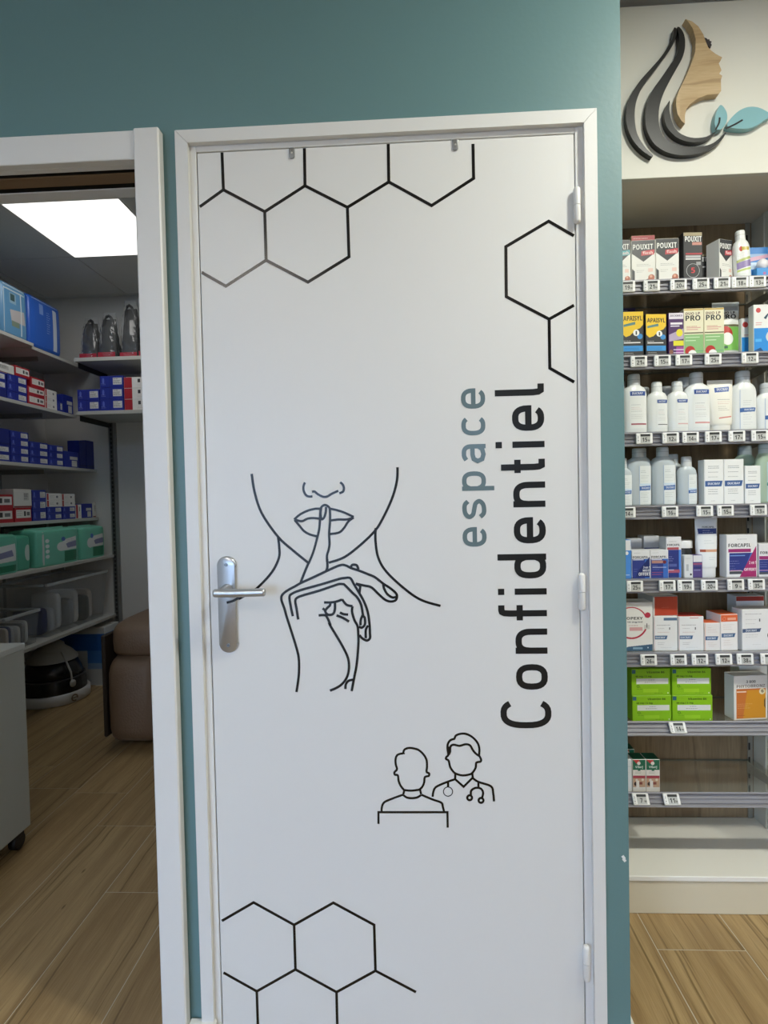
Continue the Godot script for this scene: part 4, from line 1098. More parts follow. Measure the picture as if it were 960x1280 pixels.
func stock_lower_shelves() -> void:
	var zf := -0.507
	var ye: float = SHELVES[3] + 0.0004
	var g := "white and navy hair supplement boxes"
	var cap := [["r", 0, 0.30, 1, 1, "31418c"], ["r", 0.05, 0.31, 0.66, 0.345, "d4d8ea"], ["t", 0.1, 0.08, 0.7, 1, 0.05, "a0a2a8"], ["r", 0.72, 0.3, 1, 1, "3f6fc0"]]
	carton("supplement_box", "sky blue sided box against the green wall end on the fifth shelf", g, Vector3(1.1240, ye, zf + 0.002), Vector3(0.0430, 0.122, 0.05), 0.0, hx("4f8fdc"), [["r", 0, 0, 1, 0.27, "e9e9ea"], ["c", 0.7, 0.34, 0.12, "e9e9ea"], ["r", 0.1, 0.9, 0.9, 0.92, "c9dcf2"]])
	carton("supplement_box", "small white and navy box with offer flash", g, Vector3(1.1740, ye, zf + 0.004), Vector3(0.0555, 0.0885, 0.05), 0.0, hx("e6e6e8"), cap + [["p", [0.35, 0.72, 1, 0.22, 1, 0.95, 0.2, 0.95], "1f2f6c"], ["t", 0.1, 0.66, 0.32, 2, 0.08, "8a96c8"]], [["FORCAPIL", 0.48, 0.24, 0.84, 0.075, "3a3c44"], ["3 en 1", 0.8, 0.6, 0.36, 0.08, "eceef4"], ["MOIS", 0.8, 0.71, 0.4, 0.075, "eceef4"], ["OFFERT", 0.68, 0.835, 0.62, 0.11, "f4f4f6"]])
	carton("supplement_box", "small white and navy box with orange band", g, Vector3(1.2300, ye, zf + 0.004), Vector3(0.0550, 0.0885, 0.05), 0.0, hx("e6e6e8"), cap + [["r", 0.06, 0.36, 0.7, 0.46, "b98a80"], ["c", 0.8, 0.42, 0.1, "7a2f38"], ["t", 0.1, 0.56, 0.5, 1, 0.1, "a9b2da"], ["r", 0.1, 0.6, 0.9, 0.62, "c9d0ea"], ["t", 0.1, 0.68, 0.72, 1, 0.1, "7f8cc4"], ["r", 0.06, 0.78, 0.7, 0.8, "a8506c"], ["r", 0.06, 0.86, 0.6, 0.88, "a8506c"]], [["FORCAPIL", 0.48, 0.24, 0.84, 0.075, "3a3c44"]])
	carton("supplement_box", "tall white and navy box standing over the small ones", g, Vector3(1.2775, ye, zf - 0.003), Vector3(0.0460, 0.128, 0.05), 0.0, hx("e6e6e8"), [["r", 0, 0.31, 1, 1, "2e3a80"], ["r", 0.84, 0.31, 1, 1, "4f8ae0"], ["r", 0.05, 0.25, 0.85, 0.305, "b05058"], ["t", 0.1, 0.48, 0.5, 3, 0.05, "b0b8dc"], ["r", 0.15, 0.66, 0.7, 0.73, "5a68a8"], ["r", 0.05, 0.8, 0.9, 0.88, "b05a70"], ["r", 0.05, 0.8, 0.5, 0.82, "d4d8ea"], ["t", 0.16, 0.1, 0.7, 1, 0.05, "9a9ca2"]], [["FORCAPIL", 0.48, 0.195, 0.84, 0.05, "3a3c44"]])
	var jar := thing("supplement_jar", "black jar with a wide white lid beside the white tube", "jar", Vector3(1.3250, ye, zf - 0.045))
	inst("jar_body", loft([[0.0, 0.024, 0.024], [0.003, 0.027, 0.027], [0.082, 0.027, 0.027], [0.09, 0.024, 0.024]], 28), mat(hx("2b2d2f"), 0.25), jar)
	inst("lid", loft([[0.0905, 0.0275, 0.0275], [0.112, 0.0275, 0.0275], [0.1145, 0.025, 0.025]], 28), mat(hx("e4e5e4"), 0.4), jar)
	carton("sample_box", "small white box with grey print leaning before the black jar", "small boxes before the black jar", Vector3(1.3190, ye + 0.0003, zf + 0.003), Vector3(0.0265, 0.0710, 0.016), 0.0, hx("dddfe0"), [["r", 0.2, 0.4, 0.5, 0.7, "b4b8bc"], ["c", 0.78, 0.86, 0.12, "3a3a3c"], ["t", 0.1, 0.1, 0.9, 2, 0.05, "a0a4a8"]])
	carton("sample_box", "small purple and white box beside the white tube", "small boxes before the black jar", Vector3(1.3475, ye, zf + 0.001), Vector3(0.0290, 0.0710, 0.02), 0.0, hx("5a4a84"), [["r", 0, 0, 1, 0.3, "e2e2e6"], ["r", 0, 0.36, 1, 0.41, "b05a70"], ["r", 0.05, 0.5, 0.9, 0.6, "2f3874"], ["r", 0.05, 0.66, 0.8, 0.68, "a9b2da"]])
	tube("hair_serum_tube", "tall white tube with navy and copper bands", "", Vector3(1.3830, ye, zf - 0.018), 0.0690, 0.186, 0.030, hx("e9ecee"), hx("eceeef"), [["p", [0.02, 0.15, 1, 0.15, 1, 0.27, 0.04, 0.27], "2f4488"], ["t", 0.25, 0.19, 0.85, 2, 0.05, "c8d0e4"], ["r", 0.05, 0.62, 1, 0.68, "d2a184"], ["r", 0.05, 0.62, 0.34, 0.68, "a64e30"], ["t", 0.3, 0.42, 0.9, 2, 0.06, "c0cad0"], ["t", 0.5, 0.8, 0.9, 2, 0.05, "c0cad0"]], [["FORCAPIL", 0.56, 0.115, 0.62, 0.035, "4a4c54"]])
	carton("supplement_box", "large white box with magenta corner flash", g, Vector3(1.4800, ye, zf + 0.003), Vector3(0.0960, 0.132, 0.036), 0.06, hx("e9e9ea"), [["r", 0.05, 0.33, 0.8, 0.41, "9c2f72"], ["r", 0.08, 0.43, 0.8, 0.86, "2d3a86"], ["p", [0.55, 0.86, 0.8, 0.43, 0.9, 0.43, 0.66, 0.86], "4a78c8"], ["r", 0.08, 0.86, 0.5, 0.93, "4b4f58"], ["p", [0.42, 1.0, 0.98, 0.26, 0.98, 1.0], "a82e6c"], ["r", 0.1, 0.48, 0.6, 0.5, "7a9cd4"], ["t", 0.1, 0.62, 0.45, 2, 0.06, "c4cce6"], ["t", 0.1, 0.74, 0.32, 2, 0.06, "b4bee0"], ["r", 0.1, 0.84, 0.48, 0.855, "d9a2c2"], ["t", 0.35, 0.1, 0.7, 1, 0.05, "777a80"]], [["FORCAPIL", 0.42, 0.25, 0.72, 0.08, "34363e"], ["2 en 1", 0.84, 0.66, 0.22, 0.07, "f2dce8"], ["OFFERT", 0.76, 0.82, 0.38, 0.065, "f6e6ee"]], hx("e9e9ea"))
	carton("supplement_box", "smaller white and magenta box at the fifth shelf's right end", g, Vector3(1.5620, ye, zf + 0.003), Vector3(0.0630, 0.1025, 0.05), 0.0, hx("e4e4e6"), [["r", 0, 0.37, 1, 0.47, "9c2f72"], ["r", 0, 0.48, 1, 0.86, "2d3a86"], ["r", 0, 0.8, 1, 0.82, "d9a2c2"], ["r", 0, 0.86, 1, 0.93, "4b4f58"], ["t", 0.05, 0.56, 0.6, 3, 0.07, "a9b4dc"]], [["FORCAPIL", 0.5, 0.27, 0.86, 0.08, "34363e"]])
	for q in [[1.190, 0.118, "white and blue carton behind the offer box"], [1.246, 0.126, "white and blue carton behind the orange-banded box"]]:
		carton("supplement_box", q[2], "second row of supplement boxes", Vector3(q[0], ye, zf - 0.085), Vector3(0.05, q[1], 0.05), 0.0, hx("e6e6e8"), [["r", 0, 0.3, 1, 1, "31418c"]])

	var yf: float = SHELVES[2] + 0.0004
	g = "white hair loss treatment boxes on the sixth shelf"
	carton("hair_loss_box", "big white box with a red ring beside the green wall end", g, Vector3(1.1580, yf, zf + 0.002), Vector3(0.1020, 0.1545, 0.06), 0.0, hx("eae8e2"), [["o", 0.36, 0.42, 0.5, 0.05, "b2263c"], ["c", 0.36, 0.41, 0.455, "eae8e2"], ["r", 0, 0.3, 0.2, 0.66, "eae8e2"], ["p", [0.80, 0.3, 1.0, 0.25, 1.0, 0.52, 0.80, 0.50], "eae8e2"], ["c", 0.86, 0.26, 0.085, "b83348"], ["r", 0.0, 0.42, 0.02, 0.5, "eae8e2"], ["t", 0.28, 0.47, 0.68, 1, 0.04, "b98a8c"], ["r", 0.3, 0.51, 0.7, 0.58, "d9a7a8"], ["r", 0.75, 0.46, 0.92, 0.55, "d0cec8"], ["r", 0.82, 0.43, 0.845, 0.52, "55565a"], ["p", [0, 0.98, 0.25, 0.91, 1, 0.86, 1, 1, 0, 1], "40607a"], ["r", 0.4, 0.92, 0.7, 0.96, "8fb0c4"], ["c", 0.86, 0.93, 0.02, "dfe8ee"]], [["ALOPEXY", 0.36, 0.325, 0.68, 0.055, "3a3c40"], ["10 mg/ml", 0.46, 0.405, 0.46, 0.04, "4a4c50"]], hx("eae8e2"))
	var hairbox := [["p", [0, 0.55, 0.58, 0.55, 0.54, 0.66, 0, 0.66], "46668e"], ["r", 0, 0, 0.03, 1, "d9c3c0"], ["t", 0.12, 0.24, 0.82, 1, 0.05, "70686a"], ["t", 0.16, 0.34, 0.62, 1, 0.05, "b0aeb0"], ["t", 0.16, 0.45, 0.7, 1, 0.05, "c4a49c"], ["r", 0.66, 0.31, 0.7, 0.38, "46484c"], ["t", 0.16, 0.76, 0.5, 2, 0.05, "b0b0b2"], ["t", 0.3, 0.9, 0.8, 1, 0.05, "c9c9c9"]]
	var hw := [["DUCRAY", 0.28, 0.605, 0.4, 0.055, "dde5ee"]]
	carton("hair_loss_box", "white box carrying a red box on top", g, Vector3(1.2480, yf, zf + 0.002), Vector3(0.0725, 0.1090, 0.06), 0.0, hx("e9e9e8"), hairbox + [["r", 0.42, 0.03, 1, 0.11, "56708c"]], hw)
	carton("serum_box", "red box lying on top of the white hair loss box", "", Vector3(1.2515, yf + 0.1095, zf - 0.005), Vector3(0.0780, 0.0615, 0.1), 0.06, hx("dcd9d4"), [["r", 0, 0, 0.05, 1, "dcd9d4"], ["r", 0, 0.0, 1, 0.02, "8c3024"], ["t", 0.34, 0.58, 0.7, 1, 0.1, "d99a80"]], [], hx("b8432c"), hx("dcd9d4"))
	carton("hair_loss_box", "white box with red top edge, third along the sixth shelf", g, Vector3(1.3250, yf, zf + 0.003), Vector3(0.0765, 0.1085, 0.06), 0.0, hx("e9e9e8"), hairbox + [["r", 0.45, 0.02, 0.8, 0.05, "d9a49c"]], hw, Color(0, 0, 0, 0), hx("b03a30"))
	carton("hair_loss_box", "small white box with orange top", g, Vector3(1.3890, yf, zf + 0.003), Vector3(0.0470, 0.0875, 0.05), 0.0, hx("e9e5e2"), [["r", 0, 0, 0.05, 1, "e2b8a8"], ["t", 0.2, 0.16, 0.5, 1, 0.05, "b0aeb0"], ["t", 0.2, 0.24, 0.95, 2, 0.08, "c9a49c"], ["p", [0.04, 0.48, 0.92, 0.48, 0.84, 0.62, 0.04, 0.62], "46668e"], ["t", 0.2, 0.72, 0.8, 3, 0.06, "c9b0a8"]], [["DUCRAY", 0.45, 0.55, 0.56, 0.07, "dde5ee"]], Color(0, 0, 0, 0), hx("e0673a"))
	carton("hair_loss_box", "white box with a broad orange band at the top", g, Vector3(1.4405, yf, zf + 0.003), Vector3(0.0555, 0.1130, 0.07), 0.10, hx("eeebe8"), [["r", 0, 0, 1, 0.19, "e0673a"], ["r", 0.4, 0.08, 0.9, 0.15, "f0b49c"], ["o", 0.2, 0.11, 0.1, 0.02, "f0a488"], ["t", 0.14, 0.28, 0.9, 3, 0.06, "c9b4a8"], ["p", [0.04, 0.52, 0.88, 0.52, 0.8, 0.63, 0.04, 0.63], "46668e"], ["t", 0.16, 0.72, 0.8, 3, 0.06, "c9b8b0"]], [["DUCRAY", 0.44, 0.575, 0.52, 0.055, "dde5ee"]], hx("eeebe8"), hx("e0673a"))
	carton("hair_loss_box", "wide white box with blue band at the sixth shelf's right end", g, Vector3(1.5310, yf, zf + 0.002), Vector3(0.1060, 0.1275, 0.05), 0.06, hx("eaeaea"), [["p", [0, 0.47, 0.56, 0.46, 0.52, 0.55, 0, 0.56], "44587e"], ["t", 0.08, 0.1, 0.7, 1, 0.05, "6a6466"], ["t", 0.1, 0.24, 0.46, 1, 0.05, "b0aeb0"], ["r", 0.5, 0.22, 0.53, 0.29, "46484c"], ["t", 0.1, 0.34, 0.5, 1, 0.05, "b0b0b2"], ["t", 0.1, 0.62, 0.55, 2, 0.05, "a8a8aa"], ["t", 0.3, 0.86, 0.66, 1, 0.05, "c9c9c9"], ["c", 0.88, 0.64, 0.13, "1f2022"], ["r", 0.8, 0.54, 1, 0.72, "e9e9ea"]], [["DUCRAY", 0.27, 0.51, 0.32, 0.05, "dde5ee"]], hx("eaeaea"))
	carton("hair_loss_box", "white box with red band at the sixth shelf's back corner", "", Vector3(1.566, yf, zf - 0.1), Vector3(0.09, 0.150, 0.05), 0.0, hx("e9e9e8"), [["r", 0, 0, 1, 0.1, "b03a30"]])

	var yg: float = SHELVES[1] + 0.0004
	g = "lime green vitamin boxes stacked two by two"
	var vit := [["t", 0.1, 0.1, 0.9, 1, 0.05, "7fae18"], ["r", 0.0, 0.02, 0.09, 0.17, "2c5f78"], ["r", 0.12, 0.36, 0.96, 0.58, "e2e4dc"], ["t", 0.44, 0.42, 0.66, 1, 0.05, "555c50"], ["t", 0.34, 0.5, 0.8, 1, 0.05, "555c50"], ["t", 0.14, 0.7, 0.3, 2, 0.06, "4f7a12"], ["o", 0.16, 0.66, 0.035, 0.012, "3f6a10"], ["r", 0.3, 0.76, 0.7, 0.9, "9fd02a"], ["t", 0.6, 0.93, 0.92, 1, 0.05, "4f7a12"], ["c", 0.95, 0.92, 0.015, "f2f6ea"]]
	var vw := [["Vitamine B6", 0.62, 0.13, 0.46, 0.085, "37500e"], ["48 mg / 5 mg", 0.31, 0.29, 0.42, 0.075, "37500e"]]
	var lime := hx("8cc21c")
	var lb := carton("vitamin_box", "lime green vitamin box, lower one of the stack by the wall end", g, Vector3(1.2040, yg, zf + 0.002), Vector3(0.1205, 0.0825, 0.06), 0.02, lime, vit, vw, lime)
	carton("vitamin_box", "lime green vitamin box, upper one of the stack by the wall end", g, Vector3(1.2015, yg + 0.0828, zf + 0.002), Vector3(0.1190, 0.0845, 0.06), 0.015, lime, vit, vw, lime)
	carton("vitamin_box", "lime green vitamin box, lower one of the stack away from the wall end", g, Vector3(1.3280, yg, zf + 0.002), Vector3(0.1225, 0.0825, 0.06), 0.0, lime, vit, vw, lime)
	carton("vitamin_box", "lime green vitamin box, upper one of the stack away from the wall end", g, Vector3(1.3260, yg + 0.0828, zf + 0.002), Vector3(0.1185, 0.0845, 0.06), 0.0, lime, vit, vw, lime)
	carton("tan_supplement_box", "white box with an orange-gold front at the seventh shelf", "", Vector3(1.5125, yg, zf - 0.010), Vector3(0.1100, 0.1395, 0.045), 0.10, hx("e6e3dc"), [["r", 0.06, 0.29, 0.94, 0.97, "d8952c"], ["p", [0.06, 0.29, 0.4, 0.29, 0.26, 0.97, 0.06, 0.97], "d07838"], ["r", 0.06, 0.29, 0.94, 0.33, "c8703a"], ["r", 0.08, 0.345, 0.36, 0.37, "f2dcc8"], ["c", 0.84, 0.36, 0.09, "e9dcb4"], ["t", 0.1, 0.64, 0.6, 3, 0.045, "ecc49a"], ["t", 0.1, 0.9, 0.4, 1, 0.05, "8a4a28"], ["p", [0.9, 0.56, 0.94, 0.5, 0.94, 0.76, 0.9, 0.7], "5a4a2c"]], [["3 800", 0.5, 0.135, 0.28, 0.06, "6a6a6a"], ["PHYTOBRONZ", 0.5, 0.235, 0.84, 0.065, "8a8078"], ["6", 0.84, 0.355, 0.07, 0.07, "5a5040"]], hx("e6e3dc"))
	carton("tan_supplement_box", "plain white box behind the orange-gold one", "", Vector3(1.572, yg, zf - 0.095), Vector3(0.09, 0.145, 0.05), 0.0, hx("e6e3dc"), [])

	var yh: float = SHELVES[0] + 0.0004
	g = "small green and red boxes on the lowest glass shelf"
	var tiny := [["r", 0, 0, 1, 0.32, "1f6a52"], ["p", [0.0, 0.0, 0.5, 0.0, 0.65, 0.12, 0.3, 0.12], "c23a3c"], ["c", 0.48, 0.11, 0.14, "e9e4dc"], ["r", 0.4, 0.32, 0.6, 0.35, "1f6a52"], ["t", 0.2, 0.38, 0.8, 2, 0.04, "8a8f88"], ["r", 0, 0.5, 1, 0.58, "a93f50"], ["r", 0, 0.58, 1, 0.86, "c4a184"], ["c", 0.24, 0.76, 0.16, "3a2a26"], ["r", 0.26, 0.66, 0.5, 0.9, "ebe6de"], ["c", 0.3, 0.64, 0.1, "dcd4cc"], ["r", 0.5, 0.7, 0.76, 0.78, "8a4a40"], ["c", 0.78, 0.63, 0.1, "e0d4c0"]]
	var tw := [["Vilarj", 0.5, 0.24, 0.58, 0.09, "dfeae4"]]
	carton("tablet_box", "plain white box beside the green wall end on the lowest shelf", "", Vector3(1.1215, yh, zf + 0.004), Vector3(0.0360, 0.103, 0.05), 0.0, hx("e2e4e4"), [["t", 0.1, 0.4, 0.9, 2, 0.2, "c0c6cc"], ["r", 0.0, 0.2, 1, 0.22, "c9d4d0"]])
	carton("tablet_box", "green and red box touching the plain white one", g, Vector3(1.1620, yh, zf + 0.004), Vector3(0.0405, 0.103, 0.045), 0.0, hx("e4e0d8"), tiny, tw, Color(0, 0, 0, 0), hx("1f6a52"))
	carton("tablet_box", "green and red box at the end of its row on the lowest shelf", g, Vector3(1.2045, yh, zf + 0.004), Vector3(0.0425, 0.103, 0.045), 0.0, hx("e4e0d8"), tiny, tw, Color(0, 0, 0, 0), hx("1f6a52"))
	carton("tablet_box", "green and red box behind the front row on the lowest shelf", g, Vector3(1.156, yh, zf - 0.065), Vector3(0.0405, 0.103, 0.045), 0.0, hx("e4e0d8"), tiny, tw, Color(0, 0, 0, 0), hx("1f6a52"))

const TAGS := [
	[7, [[1.128, "19"], [1.201, "21"], [1.28, "20"], [1.346, "25"], [1.408, "21"], [1.46, "18"], [1.511, "13"]]],
	[6, [[1.161, "21"], [1.231, "15"], [1.294, "17"], [1.38, "25"], [1.488, "12"]]],
	[5, [[1.175, "15"], [1.253, "12"], [1.312, "14"], [1.379, "17"], [1.448, "17"], [1.515, "15"]]],
	[4, [[1.122, "14"], [1.249, "16"], [1.352, "15"], [1.413, "15"], [1.51, "13"]]],
	[3, [[1.142, "25"], [1.239, "17"], [1.294, "19"], [1.364, "20"], [1.442, "9"], [1.503, "35"]]],
	[2, [[1.181, "26"], [1.27, "26"], [1.334, "12"], [1.405, "12"], [1.468, "38"], [1.538, "5"]]],
	[1, [[1.264, "14"]]],
	[0, [[1.151, "7"], [1.244, "11"]]]]
const UNDER := [
	["under the first green and red box", "right of the last green and red box"],
	["under the lime green boxes"],
	["under the big box with a red ring", "under the box carrying a red box", "under the third white box", "under the orange-topped boxes", "left of the wide white box's middle", "under the wide white box's right half"],
	["under the sky blue sided box", "under the orange-banded box", "under the tall navy box", "under the tall white tube", "under the magenta-flashed box's left side", "under the magenta-flashed box's right side"],
	["by the wall end under the pearl bottles", "under the second large pearl bottle", "under the first tall white carton", "under the second tall white carton", "under the short white carton"],
	["under the first large white bottle", "under the black-lined bottle", "under the pink-lined bottle", "under the bottle by the cream tube", "under the cream tube", "under the grey-capped bottle"],
	["under the first yellow and black box", "under the second yellow and black box", "under the purple box", "under the cream and green boxes", "under the white and blue box"],
	["under the turquoise-flashed box", "under the first red-flashed box", "under the box beside the tall black one", "under the tall black box", "under the turned red-flashed box", "under the white lotion bottle", "under the bright blue box"]]

func hang_price_tags() -> void:
	for row in TAGS:
		var i: int = row[0]
		var tilt := rail_tilt(i)
		var n := 0
		for q in row[1]:
			var off := Vector3(0, -0.0205, 0.0215).rotated(Vector3.RIGHT, tilt)
			price_tag(q[1], ["90", "50", "95"][n % 3], UNDER[i][n], Vector3(q[0], SHELVES[i] + 0.0015, -0.499) + off, tilt)
			n += 1

# ---------------------------------------------------------------- stock in the store room
func stock_store_room() -> void:
	var ax := -1.838
	var stacked := func(rows: Array, shelf: String) -> Array:
		# each carton's label: kind, level in its stack, stack counted from the doorway
		var starts := []
		for b in rows:
			var far := true
			for z in starts:
				if absf(z - b[1]) < 0.075: far = false
			if far: starts.append(b[1])
		var out := []
		for b in rows:
			var stack := 0
			for k in starts.size():
				if absf(starts[k] - b[1]) < 0.075: stack = k
			var level := 0
			var high := 0
			for c in rows:
				if absf(c[1] - starts[stack]) < 0.075:
					high += 1
					if c[3] < b[3]: level += 1
			var kind: String = {"plain": "plain navy carton", "navy": "navy carton with white end label", "white": "grey-white carton", "red": "red carton with white end label", "pale": "small white carton with red edge", "tag": "navy carton with white stickers", "split": "white carton with red stripe"}[b[0]]
			var place: String = ["bottom", "second up", "third up", "fourth up"][level] if high > 1 else "alone"
			out.append("%s, %s in %s stack from doorway, %s" % [kind, place, ["first", "second", "third", "fourth", "fifth", "sixth", "seventh", "eighth", "ninth"][stack], shelf])
		return out
	var q2 := PI / 2
	var yy := 1.8854
	var g2 := "cartons on the store room's second shelf"
	# [kind, z near, z far, base, height]
	var rows2 := [["plain", -1.60, -1.832, 0.0, 0.048], ["navy", -1.60, -1.832, 0.0484, 0.048], ["navy", -1.60, -1.832, 0.0968, 0.048], ["white", -1.62, -1.898, 0.1452, 0.056], ["navy", -1.834, -2.0, 0.0, 0.05], ["navy", -1.836, -2.002, 0.0504, 0.05], ["navy", -1.838, -2.002, 0.1008, 0.05], ["red", -1.90, -2.03, 0.1512, 0.06], ["red", -2.004, -2.162, 0.0, 0.062], ["red", -2.005, -2.162, 0.0624, 0.05], ["red", -2.035, -2.166, 0.1128, 0.062], ["pale", -2.164, -2.282, 0.0, 0.043], ["pale", -2.166, -2.282, 0.0434, 0.04], ["pale", -2.166, -2.282, 0.0838, 0.042], ["navy", -2.286, -2.338, 0.0, 0.068], ["tag", -2.342, -2.455, 0.0, 0.125]]
	var said2: Array = stacked.call(rows2, "second store shelf")
	for k in rows2.size():
		var b: Array = rows2[k]
		stock(b[0], said2[k], g2, Vector3(ax, yy + b[3], (b[1] + b[2]) * 0.5), Vector3(absf(b[2] - b[1]) - 0.003, b[4], 0.26 if b[4] < 0.13 else 0.085), q2)
	yy = 1.5224
	var g3 := "navy cartons on the store room's third shelf"
	var rows3 := [["navy", -1.60, -1.842, 0.0, 0.046], ["navy", -1.60, -1.842, 0.0464, 0.046], ["plain", -1.60, -1.842, 0.0928, 0.095], ["navy", -1.845, -1.996, 0.0, 0.046], ["navy", -1.845, -1.997, 0.0464, 0.046], ["navy", -1.846, -1.998, 0.0928, 0.046], ["navy", -1.846, -1.999, 0.1392, 0.046], ["navy", -2.0, -2.174, 0.0, 0.046], ["navy", -2.0, -2.174, 0.0464, 0.046], ["navy", -2.002, -2.176, 0.0928, 0.046], ["navy", -2.178, -2.327, 0.0, 0.045], ["navy", -2.178, -2.327, 0.0454, 0.045], ["navy", -2.18, -2.329, 0.0908, 0.044], ["tag", -2.332, -2.50, 0.0, 0.108], ["plain", -2.505, -2.585, 0.0, 0.195], ["plain", -2.588, -2.684, 0.0, 0.205]]
	var said3: Array = stacked.call(rows3, "third store shelf")
	for k in rows3.size():
		var b: Array = rows3[k]
		stock(b[0], said3[k], g3, Vector3(ax, yy + b[3], (b[1] + b[2]) * 0.5), Vector3(absf(b[2] - b[1]) - 0.003, b[4], 0.26 if b[4] < 0.13 else 0.085), q2)
	yy = 1.1724
	var g4 := "cartons on the store room's fourth shelf"
	var rows4 := [["red", -1.60, -1.85, 0.0, 0.079], ["red", -1.60, -1.85, 0.0794, 0.082], ["red", -1.856, -2.0, 0.0, 0.084], ["white", -1.853, -2.006, 0.0844, 0.11], ["navy", -2.009, -2.136, 0.0, 0.064], ["navy", -2.009, -2.137, 0.0644, 0.064], ["navy", -2.01, -2.138, 0.1288, 0.062], ["navy", -2.142, -2.292, 0.0, 0.042], ["navy", -2.142, -2.292, 0.0424, 0.042], ["pale", -2.143, -2.292, 0.0848, 0.042], ["pale", -2.143, -2.292, 0.1272, 0.044], ["navy", -2.296, -2.438, 0.0, 0.042], ["navy", -2.296, -2.438, 0.0424, 0.042], ["pale", -2.296, -2.438, 0.0848, 0.042], ["pale", -2.296, -2.438, 0.1272, 0.042], ["split", -2.442, -2.508, 0.0, 0.096], ["tag", -2.512, -2.64, 0.0, 0.102], ["white", -2.643, -2.684, 0.0, 0.11]]
	var said4: Array = stacked.call(rows4, "fourth store shelf")
	for k in rows4.size():
		var b: Array = rows4[k]
		stock(b[0], said4[k], g4, Vector3(ax, yy + b[3], (b[1] + b[2]) * 0.5), Vector3(absf(b[2] - b[1]) - 0.003, b[4], 0.26 if b[4] < 0.13 else 0.085), q2)
	# back wall shelf
	var gb := "cartons on the store room's back wall shelf"
	var rowsb := [["navy", -1.722, -1.570, 0.0, 0.072], ["navy", -1.722, -1.570, 0.0724, 0.072], ["navy", -1.568, -1.408, 0.0, 0.076], ["navy", -1.568, -1.408, 0.0764, 0.076], ["navy", -1.566, -1.406, 0.1528, 0.076], ["split", -1.404, -1.25, 0.0, 0.072], ["split", -1.404, -1.25, 0.0724, 0.072], ["split", -1.404, -1.25, 0.1448, 0.072]]
	var saidb := ["navy carton, bottom of the two-high pair on the back wall shelf", "navy carton, top of the two-high pair on the back wall shelf", "navy carton, bottom of the three-high stack on the back wall shelf", "navy carton, middle of the three-high stack on the back wall shelf", "navy carton, top of the three-high stack on the back wall shelf", "white carton with red stripe, bottom of its stack, back wall shelf", "white carton with red stripe, middle of its stack, back wall shelf", "white carton with red stripe, top of its stack, back wall shelf"]
	for k in rowsb.size():
		var b: Array = rowsb[k]
		stock(b[0], saidb[k], gb, Vector3((b[1] + b[2]) * 0.5, 1.8839 + b[3], -2.315), Vector3(absf(b[2] - b[1]) - 0.003, b[4], 0.3), 0.0)
	# soft packs on the top shelf
	soft_pack("hygiene_pack", "pale blue hygiene pack with white gusset on the top store shelf", "", Vector3(-1.955, 2.2624, -1.93), Vector3(0.22, 0.315, 0.22), hx("5f93bb"), [["r", 0, 0, 1, 0.1, "c9d2d4"], ["r", 0.02, 0.1, 0.1, 1, "b9c8cc"], ["r", 0.3, 0.14, 0.55, 0.36, "8fb0c4"], ["r", 0.34, 0.16, 0.5, 0.3, "3f5a5c"], ["p", [0.3, 0.5, 0.85, 0.44, 0.9, 0.72, 0.36, 0.74], "b9b4b4"], ["r", 0.36, 0.72, 0.66, 0.84, "7a8a78"], ["r", 0.72, 0.1, 0.76, 0.98, "d4dcdc"]])
	soft_pack("hygiene_pack", "pale blue hygiene pack nearest the doorway on the top store shelf", "", Vector3(-1.955, 2.2624, -1.69), Vector3(0.22, 0.29, 0.22), hx("4f86ad"), [["r", 0.0, 0, 1, 0.1, "c9d2d4"], ["r", 0.9, 0.1, 0.97, 1, "b9c8cc"]])
	soft_pack("hygiene_pack", "royal blue hygiene pack with white stripe on the top store shelf", "", Vector3(-1.97, 2.2624, -2.215), Vector3(0.24, 0.325, 0.32), hx("2f62c2"), [["r", 0.72, 0, 0.84, 1, "cdd6e2"], ["r", 0.3, 0.06, 0.42, 0.3, "7fa0e0"], ["r", 0, 0, 1, 0.03, "9fb4dc"], ["t", 0.52, 0.2, 0.64, 10, 0.05, "c8d4ee"]])
	# bagged black braces on the back shelf
	for k in 4:
		brace_bag(Vector3(-1.655 + 0.138 * k, 2.2354, -2.40 + 0.02 * (k % 2)), [0.28, 0.30, 0.38, 0.44][k], k)
	# green packs
	var gg := "green incontinence packs on the store room's fifth shelf"
	var pk := [["r", 0.02, 0.0, 0.12, 1, "c9d2cc"], ["c", 0.19, 0.28, 0.045, "e0ebe6"], ["c", 0.19, 0.44, 0.045, "e0ebe6"], ["c", 0.19, 0.6, 0.045, "e0ebe6"], ["c", 0.19, 0.76, 0.045, "e0ebe6"], ["r", 0.6, 0.66, 1, 1, "157a56"], ["c", 0.52, 0.5, 0.105, "e2e8e4"], ["r", 0.52, 0.36, 0.74, 0.64, "e2e8e4"], ["p", [0.56, 0.3, 0.97, 0.2, 0.98, 0.56, 0.93, 0.63, 0.6, 0.64], "e2e8e4"], ["p", [0.64, 0.44, 0.7, 0.4, 0.9, 0.36, 0.96, 0.42, 0.94, 0.54, 0.68, 0.57], "7d83a8"], ["c", 0.58, 0.27, 0.05, "3f68b4"], ["t", 0.66, 0.3, 0.92, 2, 0.05, "9aa4a8"]]
	soft_pack("incontinence_pack", "green pack cut off beside the doorway edge on the fifth store shelf", gg, Vector3(-1.83, 0.8974, -1.60), Vector3(0.2, 0.215, 0.27), hx("62b89c"), [["p", [0.05, 0.3, 0.9, 0.2, 0.96, 0.7, 0.1, 0.74], "dfe6e2"], ["r", 0, 0.82, 1, 1, "157a56"], ["p", [0.1, 0.5, 0.8, 0.38, 0.84, 0.56, 0.2, 0.64], "7d83a8"]])
